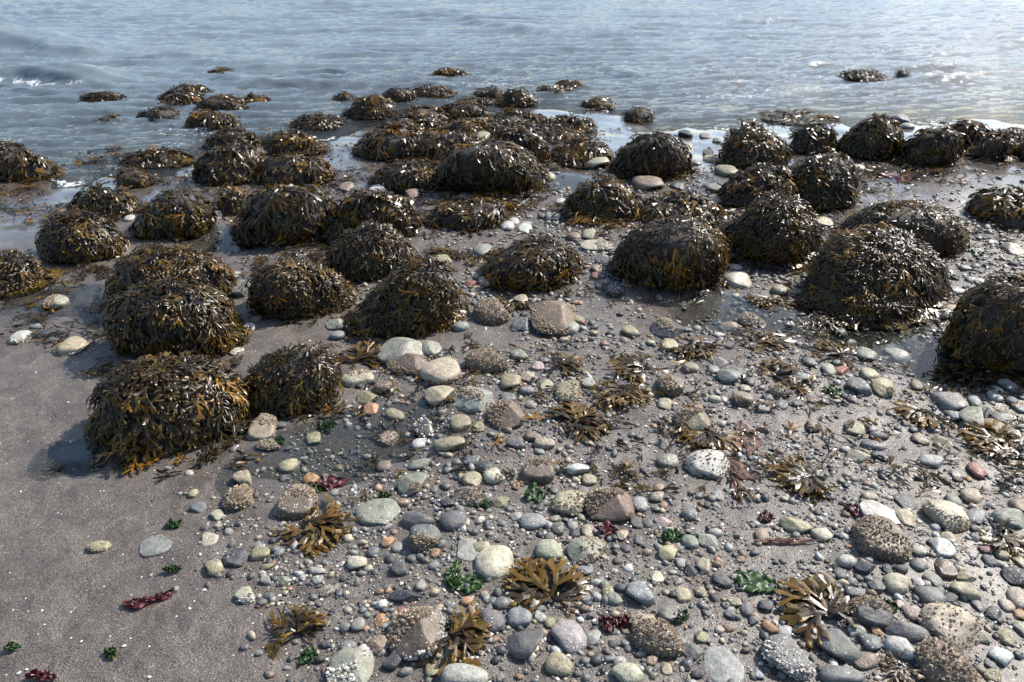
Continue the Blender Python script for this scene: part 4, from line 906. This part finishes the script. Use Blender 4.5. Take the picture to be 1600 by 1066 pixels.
# sandy left side ends along this line (pixels)
SL = np.array([(330, -50), (330, 380), (560, 520), (560, 610), (420, 690), (300, 740), (330, 830), (350, 900), (440, 960), (455, 1100)], float)
BARE = [(735, 525, 75, 35), (1080, 470, 75, 30), (1480, 275, 160, 45), (1370, 515, 90, 32), (850, 440, 70, 25), (950, 480, 50, 30), (600, 690, 40, 30), (1260, 660, 110, 35), (470, 600, 60, 40), (1450, 720, 60, 30), (1220, 860, 60, 30), (640, 340, 60, 60)]
def pebble_density(px, py, X, Y):
    lim = np.interp(py, SL[:, 1], SL[:, 0]); d = 1 / (1 + np.exp(-(px - lim - 15) / 22.0))
    for bx, by, rx, ry in BARE: d *= 1 - .93 * np.exp(-(((px - bx) / rx) ** 2 + ((py - by) / ry) ** 2) ** 2)
    d *= np.clip((py - 215) / 130, 0, 1) ** 1.2
    d *= np.clip(.85 + .45 * dnoise(X, Y) + .35 * dnoise2(X, Y), .05, 1.3)
    d *= .6 + .4 * np.clip((py - 560) / 250, 0, 1)
    return d
def scatter(g, n, smin, smax, power, far=None):
    """ground points with even density over the beach, thinned by where pebbles lie"""
    out = []
    while sum(len(o) for o in out) < n:
        yy = g.uniform(.85, 6.2, 60000); xx = g.uniform(-1, 1, 60000) * half(yy) * .98; keep = g.random(60000) < half(yy) / half(6.2)
        xx, yy = xx[keep], yy[keep]; zz = ground(xx, yy); px, py = project(np.stack([xx, yy, zz], 1))
        near = np.clip(2.4 / yy, .05, 1) ** .75
        if far: near = ((py > far[1]) & (py < far[2]) & (((px > 590) & (px < 1260)) | (px > 1440))) * far[0]
        k = (g.random(len(xx)) < pebble_density(px, py, xx, yy) * near) & (zz > -.01); out.append(np.stack([xx[k], yy[k], zz[k]], 1))
    P = np.concatenate(out)[:n]; u = g.random(n); s = smin * (smax / smin) ** (u ** power)
    return P, s
PEB = [(.225, .22, .20)] * 4 + [(.105, .105, .10)] * 5 + [(.05, .052, .056)] * 4 + [(.165, .17, .165)] * 2 + [(.2, .21, .18)] * 2 + [(.33, .28, .21)] * 2 + [(.38, .37, .34)] * 2 + [(.2, .14, .1)] * 2 + [(.30, .18, .11)] + [(.30, .24, .19), (.27, .25, .16)]
def gravel(g, n, smin, smax, power, sub, far=None):
    P, s = scatter(g, n, smin, smax, power, far); V, F = OCT[sub]
    sh_ = V[None] * (1 + .16 * g.normal(size=(n, len(V), 1)) * (.8 if sub > 0 else 1)); 
    ax = np.stack([s, s * g.uniform(.55, .95, n), s * g.uniform(.35, .65, n)], 1)[:, None, :]; q = sh_ * ax
    a = g.uniform(0, 6.283, n)[:, None]; tl = g.normal(size=(n, 1)) * .25
    x = q[..., 0] * np.cos(tl) - q[..., 2] * np.sin(tl); z = q[..., 0] * np.sin(tl) + q[..., 2] * np.cos(tl)
    xx = x * np.cos(a) - q[..., 1] * np.sin(a); yy = x * np.sin(a) + q[..., 1] * np.cos(a)
    VV = np.stack([xx + P[:, None, 0], yy + P[:, None, 1], z + (P[:, 2] + s * .12)[:, None]], -1).reshape(-1, 3)
    FF = (F[None] + (np.arange(n) * len(V))[:, None, None]).reshape(-1, 3)
    C = np.repeat(np.array(PEB)[g.integers(0, len(PEB), n)] * g.uniform(.5, 1.05, (n, 1)), len(V), 0)
    return VV, FF, C
gG = np.random.default_rng(17)
V1, F1, C1 = gravel(gG, 11500, .006, .018, 1.8, 1)
V3, F3, C3 = gravel(gG, 1500, .011, .026, 1.4, 1, (.8, 265, 540))
V2, F2, C2 = gravel(gG, 36000, .0022, .0062, 1.1, 0)
link('gravel', mesh_np('gravel', np.concatenate([V1, V2, V3]), np.concatenate([F1, F2 + len(V1), F3 + len(V1) + len(V2)]), M_GRAVEL, True, col=np.concatenate([C1, C2, C3])), kind='stuff', label='mixed grey gravel and small pebbles strewn between the stones', cat='gravel')
n = 3400; P, s = scatter(gG, n, .0018, .0055, 1.6)
e = 160; yy = gG.uniform(.9, 3.2, e); xx = gG.uniform(-1, .2, e) * half(yy); P[:e] = np.stack([xx, yy, ground(xx, yy)], 1)
V = np.array([(-1, -.6, 0), (.9, -.7, .1), (1.1, .4, 0), (.1, .9, .25), (-.9, .5, .1), (0, 0, .45)]); F = np.array([(0, 1, 5), (1, 2, 5), (2, 3, 5), (3, 4, 5), (4, 0, 5)])
a = gG.uniform(0, 6.283, n)[:, None]; q = V[None] * s[:, None, None]
VV = np.stack([q[..., 0] * np.cos(a) - q[..., 1] * np.sin(a) + P[:, None, 0], q[..., 0] * np.sin(a) + q[..., 1] * np.cos(a) + P[:, None, 1], q[..., 2] + P[:, None, 2] + .001 + (s * .25)[:, None]], -1).reshape(-1, 3)
link('shell_fragments', mesh_np('shell_fragments', VV, (F[None] + (np.arange(n) * 6)[:, None, None]).reshape(-1, 3), M_SHELL, False), kind='stuff', label='white shell fragments sprinkled over the sand and gravel', cat='shells')

# torn weed strewn over the beach between the boulders
n = 2600; gW = np.random.default_rng(23); pxs, pys = [], []
while len(pxs) < n:
    b_ = BOULDERS[gW.integers(0, len(BOULDERS))]; x = gW.uniform(b_[0] - 45, b_[2] + 45); y = b_[3] + gW.normal() * 12 + 2
    if y > 200: pxs.append(x); pys.append(y)
    if gW.random() < .12: pxs.append(gW.uniform(560, 1600)); pys.append(gW.uniform(540, 780))
VV, FF, CC = [], [], []; off = 0
for x, y in zip(pxs, pys):
    c = hit(x, y, 0, 3)
    V, F, T, Yl = TPL[1][gW.integers(0, 14)]; a = gW.uniform(0, 6.283); sc = gW.uniform(.35, .9); X_ = V[:, 0] * sc - .03; Y_ = V[:, 1] * sc
    wx = c[0] + X_ * math.cos(a) - Y_ * math.sin(a); wy = c[1] + X_ * math.sin(a) + Y_ * math.cos(a); wz = np.maximum(ground(wx, wy), -.006) + .004 + np.abs(V[:, 2]) * .7 + gW.uniform(0, .008)
    VV.append(np.stack([wx, wy, wz], 1)); FF.append(F + off); off += len(V); col, _ = frond_colour(gW, 1, .35); CC.append(np.repeat(col * 1.1, len(V), 0))
link('seaweed_litter', mesh_np('seaweed_litter', np.concatenate(VV), np.concatenate(FF), M_WEED, True, col=np.concatenate(CC)), kind='stuff', label='torn bits of brown rockweed strewn on the sand', cat='seaweed')
